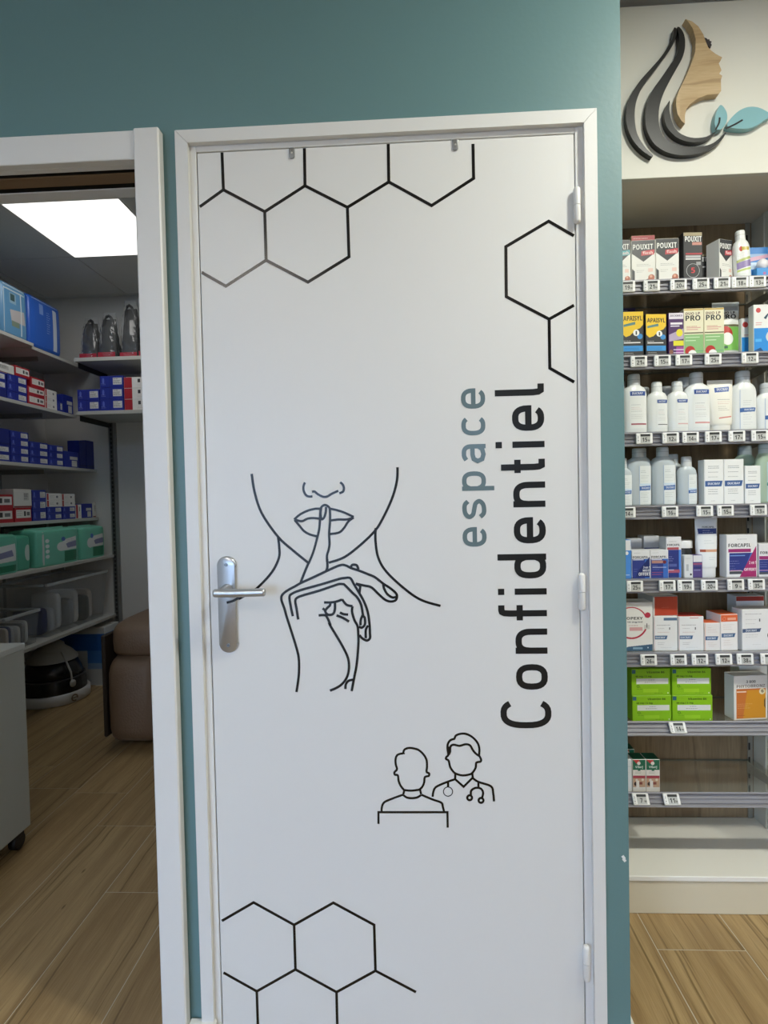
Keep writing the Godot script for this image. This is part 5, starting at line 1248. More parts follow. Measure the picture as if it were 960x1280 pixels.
	soft_pack("incontinence_pack", "plain-ended green pack second on the fifth store shelf", gg, Vector3(-1.86, 0.8974, -1.805), Vector3(0.2, 0.20, 0.13), hx("4fa88a"), [["c", 0.8, 0.5, 0.2, "c9dcd2"]])
	soft_pack("incontinence_pack", "large green pack with four white dots on the fifth store shelf", gg, Vector3(-1.83, 0.8974, -2.095), Vector3(0.2, 0.225, 0.41), hx("6dc2a6"), pk)
	soft_pack("incontinence_pack", "green pack in the far corner of the fifth store shelf", gg, Vector3(-1.83, 0.8974, -2.46), Vector3(0.2, 0.22, 0.29), hx("6dc2a6"), [["r", 0.45, 0.66, 1, 1, "157a56"], ["c", 0.34, 0.5, 0.13, "e2e8e4"], ["r", 0.34, 0.34, 0.6, 0.66, "e2e8e4"], ["p", [0.4, 0.28, 0.97, 0.2, 0.98, 0.58, 0.9, 0.65, 0.5, 0.66], "e2e8e4"], ["p", [0.5, 0.44, 0.58, 0.4, 0.88, 0.36, 0.95, 0.42, 0.93, 0.54, 0.55, 0.57], "7d83a8"], ["c", 0.42, 0.26, 0.06, "3f68b4"]])
	# clear bins
	bin("storage_bin", "large clear bin of packets in the corner of the lowest store shelf", Vector3(-1.90, 0.4624, -2.28), Vector3(0.34, 0.33, 0.66), 3)
	bin("storage_bin", "small clear bin of packets on the lowest store shelf", Vector3(-1.86, 0.4624, -1.74), Vector3(0.26, 0.2, 0.28), 5)
	bin("storage_bin", "small clear bin nearest the doorway on the lowest store shelf", Vector3(-1.86, 0.4624, -1.42), Vector3(0.26, 0.19, 0.28), 8)
	# carton on the floor
	var fc := carton("floor_carton", "white and blue carton on the floor under the store shelves", "", Vector3(-1.85, 0.0002, -2.475), Vector3(0.33, 0.405, 0.19), 0.0, hx("c4c8c8"), [["r", 0, 0.11, 1, 0.40, "2f6cc0"], ["r", 0.62, 0.4, 1, 0.62, "4a84cc"], ["r", 0.62, 0.62, 1, 0.72, "8fb0d4"]], [], Color(0, 0, 0, 0), hx("d0d0cc"))
	slab("blue_side_print", Vector3(0.1651, 0.16, -0.188), Vector3(0.1656, 0.36, -0.002), mat(hx("3f7cc8"), 0.42), fc, 0.0)
	floor_machine()

func soft_pack(called: String, label: String, group: String, at: Vector3, s: Vector3, c: Color, cmds: Array) -> void:
	var o := thing(called, label, "pack", at, 0.0, group)
	var st := SurfaceTool.new()
	# pillow-shaped film pack with a pinched top seam; the aisle side carries the print
	var rings := []
	for e in [[0.0, 0.94, 0.96], [0.02, 0.98, 0.98], [0.08, 1.0, 1.0], [0.5, 1.02, 1.0], [0.9, 1.0, 0.99], [0.955, 0.95, 0.98], [0.985, 0.75, 0.96], [1.0, 0.4, 0.94]]:
		rings.append([e[0] * s.y, s.x * 0.5 * e[1], s.z * 0.5 * e[2]])
	inst("film_body", loft(rings, 56, 10.0), mat(c, 0.28), o)
	var key := "print %s %s" % [cmds, c.to_html()]
	if not mats.has(key): mats[key] = printed(paint(160, 120, c, cmds), 0.28)
	var side := []
	for r in rings: side.append([r[0], r[2], r[1]])
	var p := inst("printed_film", hug(side, s.y * 0.05, s.y * 0.93, -0.96, 0.96, 10.0, 0.0012), mats[key], o)
	p.rotation.y = PI / 2
	slab("top_seam", Vector3(-0.003, s.y * 0.995, -s.z * 0.44), Vector3(0.003, s.y * 1.03, s.z * 0.44), mat(c.lightened(0.2), 0.28), o, 0.001)

func brace_bag(at: Vector3, h: float, k: int) -> void:
	var o := thing("bagged_brace", ["black brace in a clear bag, lowest of the bags on the back shelf", "black brace in a clear bag beside the lowest one", "black brace in a clear bag, second tallest on the back shelf", "tallest black brace in a clear bag on the back shelf"][k], "brace", at, 0.0, "bagged black braces on the back shelf")
	var lump := FastNoiseLite.new()
	lump.seed = 60 + k
	lump.frequency = 7.0
	inst("black_brace", crumple(lump, 0.5, 0.060, 0.055, h * 0.88, 2.0), mat(hx("131416"), 0.75), o, Vector3(0, 0.004, 0))
	var arc := []
	for i in 13:
		var t := PI * i / 12.0
		arc.append(Vector3(cos(t) * 0.042, 0.03 + sin(t) * h * 0.86, 0.02 + 0.012 * sin(t * 3.0 + k)))
	inst("black_strap", pipe(arc, 0.011, 0.008, 8), mat(hx("1a1b1d"), 0.6), o)
	slab("red_card", Vector3(-0.058, 0.001, 0.056), Vector3(0.058, 0.036, 0.059), mat(hx("9c2434"), 0.5), o, 0.0005)
	var n := FastNoiseLite.new()
	n.seed = 40 + k
	n.frequency = 14.0
	n.fractal_octaves = 2
	inst("clear_bag", crumple(n, 0.3, 0.067, 0.066, h * 1.04, 2.6), clear(hx("cfd4d6"), 0.07, 0.1), o, Vector3(0, 0.0006, 0))

# crumpled sack: half width, half depth, height; pinch closes it towards the top
func crumple(n: FastNoiseLite, rough: float, hw: float, hd: float, h: float, pinch: float) -> ArrayMesh:
	var st := SurfaceTool.new()
	st.begin(Mesh.PRIMITIVE_TRIANGLES)
	st.set_smooth_group(0)
	var seg := 32
	var rows := 22
	var g := []
	for j in rows + 1:
		var row := []
		var v := float(j) / rows
		for i in seg:
			var t := TAU * i / seg
			var r := 1.0 - absf(rough * n.get_noise_3d(cos(t) * hw * 2.0, v * h, sin(t) * hd * 2.0))
			var w := hw * (1.0 - 0.3 * v * v) * r
			var d := maxf(hd * (1.0 - pow(v, pinch)), 0.004) * r
			row.append(Vector3(signf(cos(t)) * pow(absf(cos(t)), 0.6) * w, v * h, signf(sin(t)) * pow(absf(sin(t)), 0.6) * d))
		g.append(row)
	for j in rows:
		for i in seg:
			var q := [g[j][i], g[j][(i + 1) % seg], g[j + 1][(i + 1) % seg], g[j + 1][i]]
			face(st, q, Vector3(q[0].x, 0, q[0].z))
	st.generate_normals()
	return st.commit()

func bin(called: String, label: String, at: Vector3, s: Vector3, sd: int) -> void:
	var o := thing(called, label, "bin", at, 0.0, "clear plastic bins on the lowest store shelf")
	var m := clear(hx("c4ccd0"), 0.14, 0.08)
	# tapered wall panels
	var lo := Vector3(s.x * 0.44, 0, s.z * 0.45)
	var hi := Vector3(s.x * 0.5, s.y, s.z * 0.5)
	var c := []
	for q in [[-1, -1], [1, -1], [1, 1], [-1, 1]]: c.append([Vector3(q[0] * lo.x, 0.002, q[1] * lo.z), Vector3(q[0] * hi.x, s.y, q[1] * hi.z)])
	var st := begin()
	for i in 4:
		var a: Array = c[i]
		var b: Array = c[(i + 1) % 4]
		face(st, [a[0], b[0], b[1], a[1]], (a[0] + b[0]) * 0.5)
	face(st, [c[0][0], c[1][0], c[2][0], c[3][0]], Vector3.DOWN)
	inst("bin_wall", done(st), m, o)
	var rim := clear(hx("c9d0d2"), 0.6, 0.2)
	for q in [[-1, 0], [1, 0]]: slab("rim", Vector3(q[0] * hi.x - 0.01, s.y - 0.016, -hi.z), Vector3(q[0] * hi.x + 0.01, s.y, hi.z), rim, o, 0.002)
	for q in [-1, 1]: slab("rim", Vector3(-hi.x + 0.0105, s.y - 0.016, q * hi.z - 0.01), Vector3(hi.x - 0.0105, s.y, q * hi.z + 0.01), rim, o, 0.002)
	var r := RandomNumberGenerator.new()
	r.seed = sd
	var cols := ["dcdedb", "c4cacf", "2f3a6c", "d0c8c0", "1f2a24", "e6e8e6", "8f9498"]
	for k in 7:
		var pz := -s.z * 0.37 + s.z * 0.74 * k / 6.0
		var ps := Vector3(s.x * r.randf_range(0.5, 0.7), s.y * r.randf_range(0.4, 0.72), s.z * 0.075)
		var pk := thing("packet", "%s packet, %s from the back wall in the %s" % [["white", "pale grey", "navy", "beige", "black", "bright white", "mid grey"][(k + sd) % 7], ["first", "second", "third", "fourth", "fifth", "sixth", "seventh"][k], label.get_slice(" of packets", 0).replace(" nearest the doorway on the lowest store shelf", " by the doorway")], "packet", at + Vector3(r.randf_range(-0.01, 0.01), 0.004, pz), r.randf_range(-0.12, 0.12), "packets in the clear bins")
		inst("film", soft_box(ps, 6.0, 20), mat(hx(cols[(k + sd) % 7]), 0.5), pk, Vector3(0, ps.y * 0.5, 0))

# black round machine on a white ring base, a folded cover on top
func floor_machine() -> void:
	var o := thing("floor_machine", "round black machine on a white base ring under the store shelves", "machine", Vector3(-1.90, 0.0, -2.235))
	inst("base_ring", loft([[0.0005, 0.205, 0.205], [0.006, 0.214, 0.214], [0.058, 0.214, 0.214], [0.066, 0.206, 0.206]], 48), mat(hx("d2d2ce"), 0.4), o)
	inst("lower_drum", loft([[0.066, 0.196, 0.196], [0.13, 0.19, 0.19], [0.15, 0.185, 0.185]], 48), mat(hx("17181a"), 0.25), o)
	inst("upper_drum", loft([[0.151, 0.172, 0.172], [0.155, 0.178, 0.178], [0.20, 0.165, 0.165], [0.245, 0.145, 0.145], [0.26, 0.12, 0.12]], 48), mat(hx("1d1f21"), 0.25), o)
	inst("seam_band", loft([[0.149, 0.188, 0.188], [0.154, 0.188, 0.188]], 48), mat(hx("4a4c4e"), 0.3), o)
	var e := begin()
	var pts := [0.008, 1, 0]
	for k in 13:
		var t := -0.35 + (TAU - 0.7) * k / 12.0 + 0.0
		pts.append_array([cos(t) * 0.019, sin(t) * 0.019])
	ribbon(e, pts, 0.0015)
	ribbon(e, [0.006, 0, 0, -0.018, 0.0, 0.018, 0.002], 0.0015)
	var em := inst("emblem", done(e), mat(hx("8a7a68"), 0.5), o)
	em.position = Vector3(0.214 * cos(0.42), 0.033, 0.214 * sin(0.42)) 
	em.rotation.y = PI / 2 - 0.42
	var f := thing("folded_cover", "pale folded cloth cover lying on the black machine", "cloth", Vector3(-1.90, 0.2602, -2.235))
	var st := []
	for k in 9:
		var v := k / 8.0
		st.append([v * 0.115, 0.15 * pow(1.0 - v * 0.82, 0.7) + 0.008 * sin(k * 2.1), 0.15 * pow(1.0 - v * 0.82, 0.7) + 0.006 * cos(k * 2.6), 0.006 * sin(k), 0.005 * cos(k)])
	inst("cloth", loft(st, 32), mat(hx("a6a59e"), 0.85), f)
	inst("cord", pipe([Vector3(0.10, 0.06, 0.06), Vector3(0.14, 0.01, 0.08), Vector3(0.185, -0.06, 0.10), Vector3(0.196, -0.11, 0.11)], 0.006, 0.006, 8), mat(hx("a6a59e"), 0.85), f)
	inst("cord_knot", soft_box(Vector3(0.03, 0.045, 0.04), 2.4, 16), mat(hx("a6a59e"), 0.85), f, Vector3(0.205, -0.125, 0.115))

# ---------------------------------------------------------------- outlines, metres on their own plane
const HEXA := [
	[0.0066,0,0,0.0568,2.0447,0.0576,1.9615],
	[0.0066,0,0,-0.0013,1.9266,0.0576,1.9615,0.1495,1.9091,0.2412,1.9617,0.3345,1.9103,0.4272,1.9614,0.5202,1.9059,0.6129,1.9604,0.6128,2.0345],
	[0.0066,0,0,0.242,2.046,0.2412,1.9617],
	[0.0066,0,0,0.4278,2.0455,0.4272,1.9614],
	[0.0066,0,0,0.1495,1.9091,0.1497,1.8022,0.2425,1.7501,0.3355,1.8022,0.3345,1.9103],
	[0.0066,0,0,-0.0003,1.7809,0.0568,1.7485,0.1497,1.8022]]
const HEXB := [
	[0.0066,0,0,0.8272,1.8271,0.7737,1.8608,0.6804,1.8099,0.6797,1.7014,0.7718,1.6492,0.8257,1.6774],
	[0.0066,0,0,0.7718,1.6492,0.7717,1.5425,0.8242,1.5106]]
const HEXC := [
	[0.006,0,0,0.0049,0.2961,0.0805,0.3404,0.1734,0.289,0.2653,0.3419,0.3579,0.2915,0.3586,0.1844,0.4503,0.1362],
	[0.006,0,0,0.1734,0.289,0.1738,0.1843,0.0821,0.131,0.0051,0.1738],
	[0.006,0,0,0.1738,0.1843,0.2677,0.1327,0.3586,0.1844],
	[0.006,0,0,0.0821,0.131,0.0827,0.0151],
	[0.006,0,0,0.2677,0.1327,0.2675,0.0195]]
const FACE := [
	[0.0056,1,0,0.1037,1.3268,0.1093,1.2857,0.1244,1.2371,0.1601,1.1833,0.194,1.1513,0.2284,1.1224],
	[0.0056,1,0,0.4334,1.3338,0.431,1.3024,0.4194,1.2639,0.3976,1.2196,0.379,1.1919,0.3453,1.1607,0.3086,1.1343,0.2739,1.1228],
	[0.0056,1,0,0.1601,1.1833,0.162,1.1609,0.1607,1.1356,0.144,1.1037,0.1125,1.0708,0.0925,1.0571,0.0657,1.0435],
	[0.0056,1,0,0.3815,1.199,0.3804,1.1721,0.3855,1.133,0.4039,1.0997,0.445,1.06,0.4803,1.0355,0.523,1.0218],
	[0.0052,1,0,0.2244,1.3047,0.221,1.2963,0.2211,1.286,0.2256,1.2766,0.2321,1.273,0.2406,1.2729],
	[0.0052,1,0,0.2399,1.2832,0.2456,1.2836,0.2539,1.2769,0.2651,1.2716,0.2746,1.2723,0.2841,1.2777,0.2993,1.2843],
	[0.0052,1,0,0.3039,1.3034,0.3094,1.2981,0.3122,1.2905,0.3106,1.2831,0.3067,1.2804,0.3014,1.2786],
	[0.0052,1,0,0.1977,1.2217,0.2112,1.2327,0.2285,1.2408,0.2456,1.2448,0.2579,1.2449],
	[0.0052,1,0,0.1996,1.2217,0.2146,1.2176,0.228,1.223,0.2413,1.2242,0.2564,1.2224],
	[0.0052,1,0,0.1986,1.2208,0.2087,1.2083,0.2198,1.195,0.2328,1.1872,0.2478,1.1831],
	[0.0052,1,0,0.2795,1.2445,0.2964,1.2404,0.3132,1.2344,0.3327,1.2247],
	[0.0052,1,0,0.2808,1.2182,0.2978,1.2197,0.3166,1.2194,0.3298,1.2228],
	[0.0052,1,0,0.3327,1.2237,0.3202,1.2146,0.3105,1.2007,0.299,1.1906,0.2782,1.1873],
	[0.0052,1,0,0.2281,1.1213,0.2394,1.1475,0.2486,1.1775,0.2539,1.1981,0.2563,1.2187,0.2577,1.2374,0.2598,1.2477,0.2684,1.2531,0.2777,1.2473,0.2794,1.237,0.2788,1.2145,0.2763,1.1882,0.2767,1.1657,0.2745,1.1526,0.2704,1.1395,0.27,1.1244],
	[0.0052,1,0,0.2598,1.2468,0.258,1.2337,0.2601,1.2214,0.2659,1.2251,0.2699,1.2372,0.2708,1.2484],
	[0.0056,1,0,0.2282,1.1236,0.2171,1.0988,0.209,1.0791],
	[0.0056,1,0,0.2704,1.131,0.2705,1.1131,0.2675,1.1046],
	[0.0056,1,0,0.1929,0.8292,0.1969,0.8521,0.1998,0.875,0.2001,0.907,0.1944,0.9345,0.1839,0.9711,0.1745,1.0032,0.1704,1.0199,0.1642,1.039,0.1654,1.0504,0.1771,1.0606,0.1964,1.0708,0.2099,1.0781,0.233,1.0882,0.2655,1.1028,0.2884,1.1128,0.3036,1.1174,0.314,1.1152,0.3242,1.1099,0.3427,1.1034,0.3611,1.0958,0.3775,1.0883,0.3957,1.0736,0.4099,1.0641,0.4221,1.0536,0.426,1.0453,0.4227,1.036,0.4113,1.0331,0.399,1.0374,0.3849,1.05,0.3687,1.0657,0.3523,1.0701,0.3337,1.0745],
	[0.0056,1,0,0.3957,1.0726,0.3975,1.0622,0.4045,1.0497,0.4156,1.0423,0.4239,1.0432],
	[0.0056,1,0,0.3232,1.1119,0.3275,1.1171,0.3368,1.1159,0.3407,1.1065],
	[0.0056,1,0,0.189,1.0026,0.1848,1.0254,0.1825,1.0463,0.1884,1.0538,0.2095,1.0621,0.2573,1.0746,0.2953,1.0854,0.3086,1.0876,0.3216,1.0871,0.3296,1.0735,0.3415,1.0526,0.3514,1.0338,0.3592,1.0109,0.3627,0.9839,0.3633,0.9631,0.363,0.9506,0.3557,0.9455,0.3454,0.9508,0.3394,0.9582],
	[0.0056,0,0,0.3337,1.0745,0.344,1.0692,0.3415,1.0526],
	[0.0056,1,0,0.2011,0.9949,0.198,1.0196,0.1956,1.0367,0.1996,1.0442,0.213,1.0497,0.2493,1.0596,0.2836,1.0704,0.2951,1.074,0.3045,1.0739,0.3088,1.0718,0.325,1.0549,0.3371,1.0423,0.345,1.0256,0.3487,1.0028,0.3523,0.9965,0.3523,0.9819,0.3449,0.9747,0.3388,0.9779],
	[0.0056,1,0,0.3476,1.0028,0.3432,0.9924,0.3423,0.98],
	[0.0056,1,0,0.3595,0.9798,0.3541,0.9694,0.3537,0.9507],
	[0.0056,1,0,0.261,1.033,0.2752,1.0328,0.2885,1.0345,0.3018,1.039],
	[0.0056,1,0,0.3018,1.0397,0.3119,1.0271,0.3253,1.0238],
	[0.0056,1,0,0.3253,1.0238,0.324,1.0114,0.3287,0.9926,0.3357,0.978,0.3369,0.9592,0.337,0.9445,0.3353,0.9218,0.3311,0.8877,0.3261,0.8649,0.3189,0.8307],
	[0.0056,1,0,0.2856,1.0336,0.2852,1.0166,0.2802,1.0062,0.2688,1.0054,0.2633,1.0131,0.2682,1.0206,0.2741,1.0262,0.2751,1.0318],
	[0.0056,0,0,0.2574,1.0198,0.2637,1.0146],
	[0.0056,1,0,0.2479,1.0038,0.2622,1.004,0.2677,0.9979,0.274,0.9826,0.2732,0.9815,0.2863,0.9586,0.3015,0.9312,0.3123,0.906,0.314,0.8832,0.309,0.8627,0.2972,0.8468,0.2834,0.8378,0.2695,0.8322],
	[0.0056,1,0,0.2886,1.0033,0.3027,0.9975,0.3167,0.9888],
	[0.0056,1,0,0.2964,1.0098,0.3048,1.0059,0.3151,1.0049],
	[0.0056,1,0,0.3049,0.8354,0.3063,0.8468,0.3133,0.8547,0.3259,0.8569]]
const PLATE_LINE := [
	[0.0056,1,0,0.0699,1.0487,0.0563,1.0411,0.0409,1.037]]
const PATIENT := [
	[0.0049,1,0,0.4331,0.6864,0.4326,0.6879,0.4203,0.685,0.4154,0.6765,0.4151,0.6631,0.4177,0.6516,0.4119,0.6449,0.4127,0.6392,0.4193,0.6373,0.4209,0.6249,0.4254,0.6134,0.4328,0.6039],
	[0.0049,1,0,0.4326,0.6888,0.4356,0.6965,0.4451,0.7003,0.4564,0.6993,0.4676,0.6955,0.4786,0.685,0.4849,0.6726,0.4856,0.6574,0.4844,0.646,0.49,0.6421,0.4889,0.6364,0.4804,0.6336,0.4783,0.6212,0.4734,0.6106,0.4657,0.6039],
	[0.0049,1,0,0.4328,0.6039,0.4488,0.6026,0.4686,0.6049],
	[0.0049,0,0,0.4337,0.6048,0.4306,0.5933],
	[0.0049,0,0,0.4686,0.6059,0.4712,0.5944],
	[0.0049,1,0,0.4306,0.5924,0.439,0.5867,0.4503,0.5854,0.4616,0.5871,0.4711,0.5925],
	[0.0049,1,0,0.4306,0.5933,0.4069,0.5847,0.3877,0.576,0.3818,0.5654,0.3806,0.5539],
	[0.0049,1,0,0.4712,0.5935,0.4954,0.583,0.5159,0.5754,0.5195,0.5659,0.5221,0.5535],
	[0.0049,0,0,0.373,0.526,0.3736,0.5529,0.5296,0.5535,0.5295,0.5182]]
const DOCTOR := [
	[0.0049,1,0,0.5497,0.7213,0.5395,0.7179,0.5335,0.7094,0.5325,0.6983,0.5339,0.6846,0.5296,0.6795,0.5287,0.6752,0.5345,0.6709,0.5376,0.6572,0.5433,0.6478,0.5499,0.6418,0.565,0.6376,0.5818,0.6402,0.5886,0.6453,0.5947,0.6555,0.5965,0.6666,0.6058,0.6692,0.6067,0.6752,0.6019,0.6845],
	[0.0049,1,0,0.5488,0.7213,0.5515,0.7281,0.5616,0.7323,0.5734,0.7323,0.585,0.7272,0.5949,0.7186,0.6014,0.7084,0.6037,0.6965,0.6027,0.6828],
	[0.0049,1,0,0.5347,0.6846,0.5382,0.6914,0.5393,0.7034,0.5461,0.7076,0.5595,0.7051,0.573,0.7085,0.583,0.7059,0.5895,0.6948,0.596,0.6871,0.6043,0.6811],
	[0.0049,0,0,0.5356,0.7034,0.5359,0.6863],
	[0.0049,0,0,0.5491,0.6427,0.5483,0.629],
	[0.0049,0,0,0.5869,0.6427,0.5879,0.6316],
	[0.0049,0,0,0.5483,0.629,0.567,0.6119,0.5867,0.6316],
	[0.0049,1,0,0.5483,0.629,0.531,0.623,0.5123,0.6152,0.5029,0.6092,0.4985,0.5989,0.497,0.5886],
	[0.0049,1,0,0.5867,0.6325,0.6,0.6231,0.6283,0.6129,0.633,0.5958,0.6344,0.5787],
	[0.0049,0,0,0.5324,0.6221,0.5322,0.6113],
	[0.0049,0,0,0.6003,0.6222,0.6001,0.6094],
	[0.0049,1,0,0.583,0.5922,0.5837,0.6025,0.5913,0.6085,0.6001,0.6094,0.6072,0.606,0.6104,0.5975,0.6077,0.5863],
	[0.0018,1,1,0.5421,0.6007,0.5415,0.5975,0.54,0.5945,0.5377,0.5922,0.5348,0.5907,0.5316,0.5902,0.5284,0.5907,0.5256,0.5922,0.5234,0.5945,0.522,0.5974,0.5215,0.6007,0.5221,0.6039,0.5236,0.6068,0.5259,0.6091,0.5288,0.6106,0.532,0.6111,0.5352,0.6106,0.538,0.6092,0.5402,0.6068,0.5416,0.6039],
	[0.0049,1,1,0.5854,0.5868,0.5848,0.5844,0.5833,0.5825,0.5811,0.5814,0.5787,0.5814,0.5766,0.5825,0.5751,0.5844,0.5747,0.5867,0.5752,0.5891,0.5768,0.591,0.5789,0.5921,0.5813,0.5921,0.5835,0.591,0.5849,0.5891],
	[0.0049,1,1,0.6108,0.5809,0.6102,0.5785,0.6087,0.5766,0.6065,0.5755,0.6042,0.5755,0.602,0.5765,0.6006,0.5784,0.6001,0.5808,0.6006,0.5832,0.6022,0.5851,0.6043,0.5862,0.6067,0.5862,0.6089,0.5851,0.6103,0.5832]]
const CONFID := [
	["C", [0.0138,0,0,0.6731,0.8002,0.6673,0.7969,0.663,0.7928,0.6602,0.7878,0.659,0.7813,0.6593,0.7722,0.6612,0.7665,0.6647,0.7619,0.6696,0.7582,0.6761,0.7552,0.6841,0.7531,0.6939,0.7518,0.7083,0.7514,0.7228,0.7518,0.7326,0.7531,0.7406,0.7552,0.747,0.7582,0.752,0.7619,0.7554,0.7665,0.7574,0.7722,0.7577,0.7813,0.7565,0.7878,0.7537,0.7928,0.7493,0.7969,0.7435,0.8002]],
	["o", [0.0138,0,1,0.7228,0.8819,0.7129,0.8813,0.7063,0.8796,0.7013,0.8768,0.6976,0.8729,0.6954,0.8678,0.6947,0.8602,0.6954,0.8525,0.6976,0.8474,0.7013,0.8435,0.7063,0.8407,0.7129,0.839,0.7228,0.8384,0.7328,0.839,0.7394,0.8407,0.7444,0.8435,0.7481,0.8474,0.7503,0.8525,0.751,0.8601,0.7503,0.8678,0.7481,0.8729,0.7444,0.8768,0.7394,0.8796,0.7328,0.8813]],
	["n", [0.0138,0,0,0.7579,0.9191,0.6878,0.9191], [0.0138,0,0,0.72,0.9191,0.7105,0.9201,0.7058,0.9215,0.7019,0.9236,0.6989,0.9263,0.6966,0.9296,0.6952,0.9336,0.6947,0.939,0.695,0.9458,0.6962,0.95,0.6982,0.9535,0.7011,0.9563,0.7047,0.9585,0.7092,0.9601,0.7147,0.9611,0.7228,0.9614,0.7579,0.9614]],
	["f", [0.0138,0,0,0.7579,1.0027,0.6775,1.0027,0.6646,1.0035,0.6589,1.0063,0.6578,1.01,0.6578,1.0214], [0.0138,0,0,0.6981,0.987,0.6981,1.0214]],
	["i", [0.0138,0,0,0.758,1.0513,0.6879,1.0513], [0.0138,0,0,0.651,1.0513,0.6648,1.0513]],
	["d", [0.0138,0,0,0.758,1.1283,0.651,1.1283], [0.0138,0,0,0.7117,1.1283,0.7084,1.1268,0.7032,1.1247,0.6992,1.1216,0.6965,1.1177,0.695,1.1126,0.6949,1.1045,0.6961,1.099,0.6985,1.0949,0.7022,1.0916,0.7071,1.0893,0.7135,1.0879,0.7229,1.0874,0.7324,1.0879,0.7388,1.0893,0.7437,1.0916,0.7474,1.0949,0.7498,1.099,0.751,1.1045,0.7509,1.1126,0.7494,1.1177,0.7467,1.1216,0.7427,1.1247,0.7375,1.1268,0.7342,1.1283]],
	["e", [0.0138,0,0,0.7235,1.1666,0.7235,1.2096], [0.0138,0,0,0.7304,1.2096,0.7229,1.2096,0.7138,1.2091,0.7077,1.2077,0.7028,1.2054,0.6991,1.2023,0.6965,1.1982,0.6951,1.193,0.6949,1.1846,0.6958,1.1787,0.6979,1.1742,0.7011,1.1707,0.7055,1.168,0.7111,1.1662,0.7183,1.1654,0.729,1.1655,0.7358,1.1665,0.7412,1.1684,0.7454,1.1712,0.7484,1.1749,0.7504,1.1796,0.7511,1.186,0.7506,1.194,0.749,1.1989,0.7462,1.2029,0.7423,1.2059]],
	["n", [0.0138,0,0,0.758,1.2456,0.6879,1.2456], [0.0138,0,0,0.7201,1.2456,0.7106,1.2466,0.7059,1.248,0.702,1.2501,0.699,1.2528,0.6967,1.2561,0.6953,1.2601,0.6948,1.2655,0.6951,1.2723,0.6963,1.2765,0.6983,1.28,0.7012,1.2828,0.7048,1.285,0.7093,1.2866,0.7148,1.2876,0.7229,1.2879,0.758,1.2879]],
	["t", [0.0138,0,0,0.662,1.3273,0.7342,1.3273,0.7455,1.3283,0.7511,1.331,0.7511,1.3347,0.7511,1.3448], [0.0138,0,0,0.6982,1.3145,0.6982,1.3439]],
	["i", [0.0138,0,0,0.758,1.3771,0.6879,1.3771], [0.0138,0,0,0.651,1.3771,0.6648,1.3771]],
	["e", [0.0138,0,0,0.7235,1.4151,0.7235,1.4561], [0.0138,0,0,0.7304,1.4561,0.7229,1.4561,0.7138,1.4557,0.7077,1.4543,0.7028,1.4521,0.6991,1.4491,0.6965,1.4452,0.6951,1.4402,0.6949,1.4323,0.6958,1.4266,0.6979,1.4223,0.7011,1.4189,0.7055,1.4164,0.7111,1.4147,0.7183,1.4139,0.729,1.414,0.7358,1.4149,0.7412,1.4168,0.7454,1.4194,0.7484,1.423,0.7504,1.4274,0.7511,1.4336,0.7506,1.4412,0.749,1.4459,0.7462,1.4497,0.7423,1.4526]],
	["l", [0.0138,0,0,0.6511,1.4913,0.7343,1.4913,0.7456,1.4923,0.7512,1.4956,0.7512,1.4987,0.7512,1.5099]]]
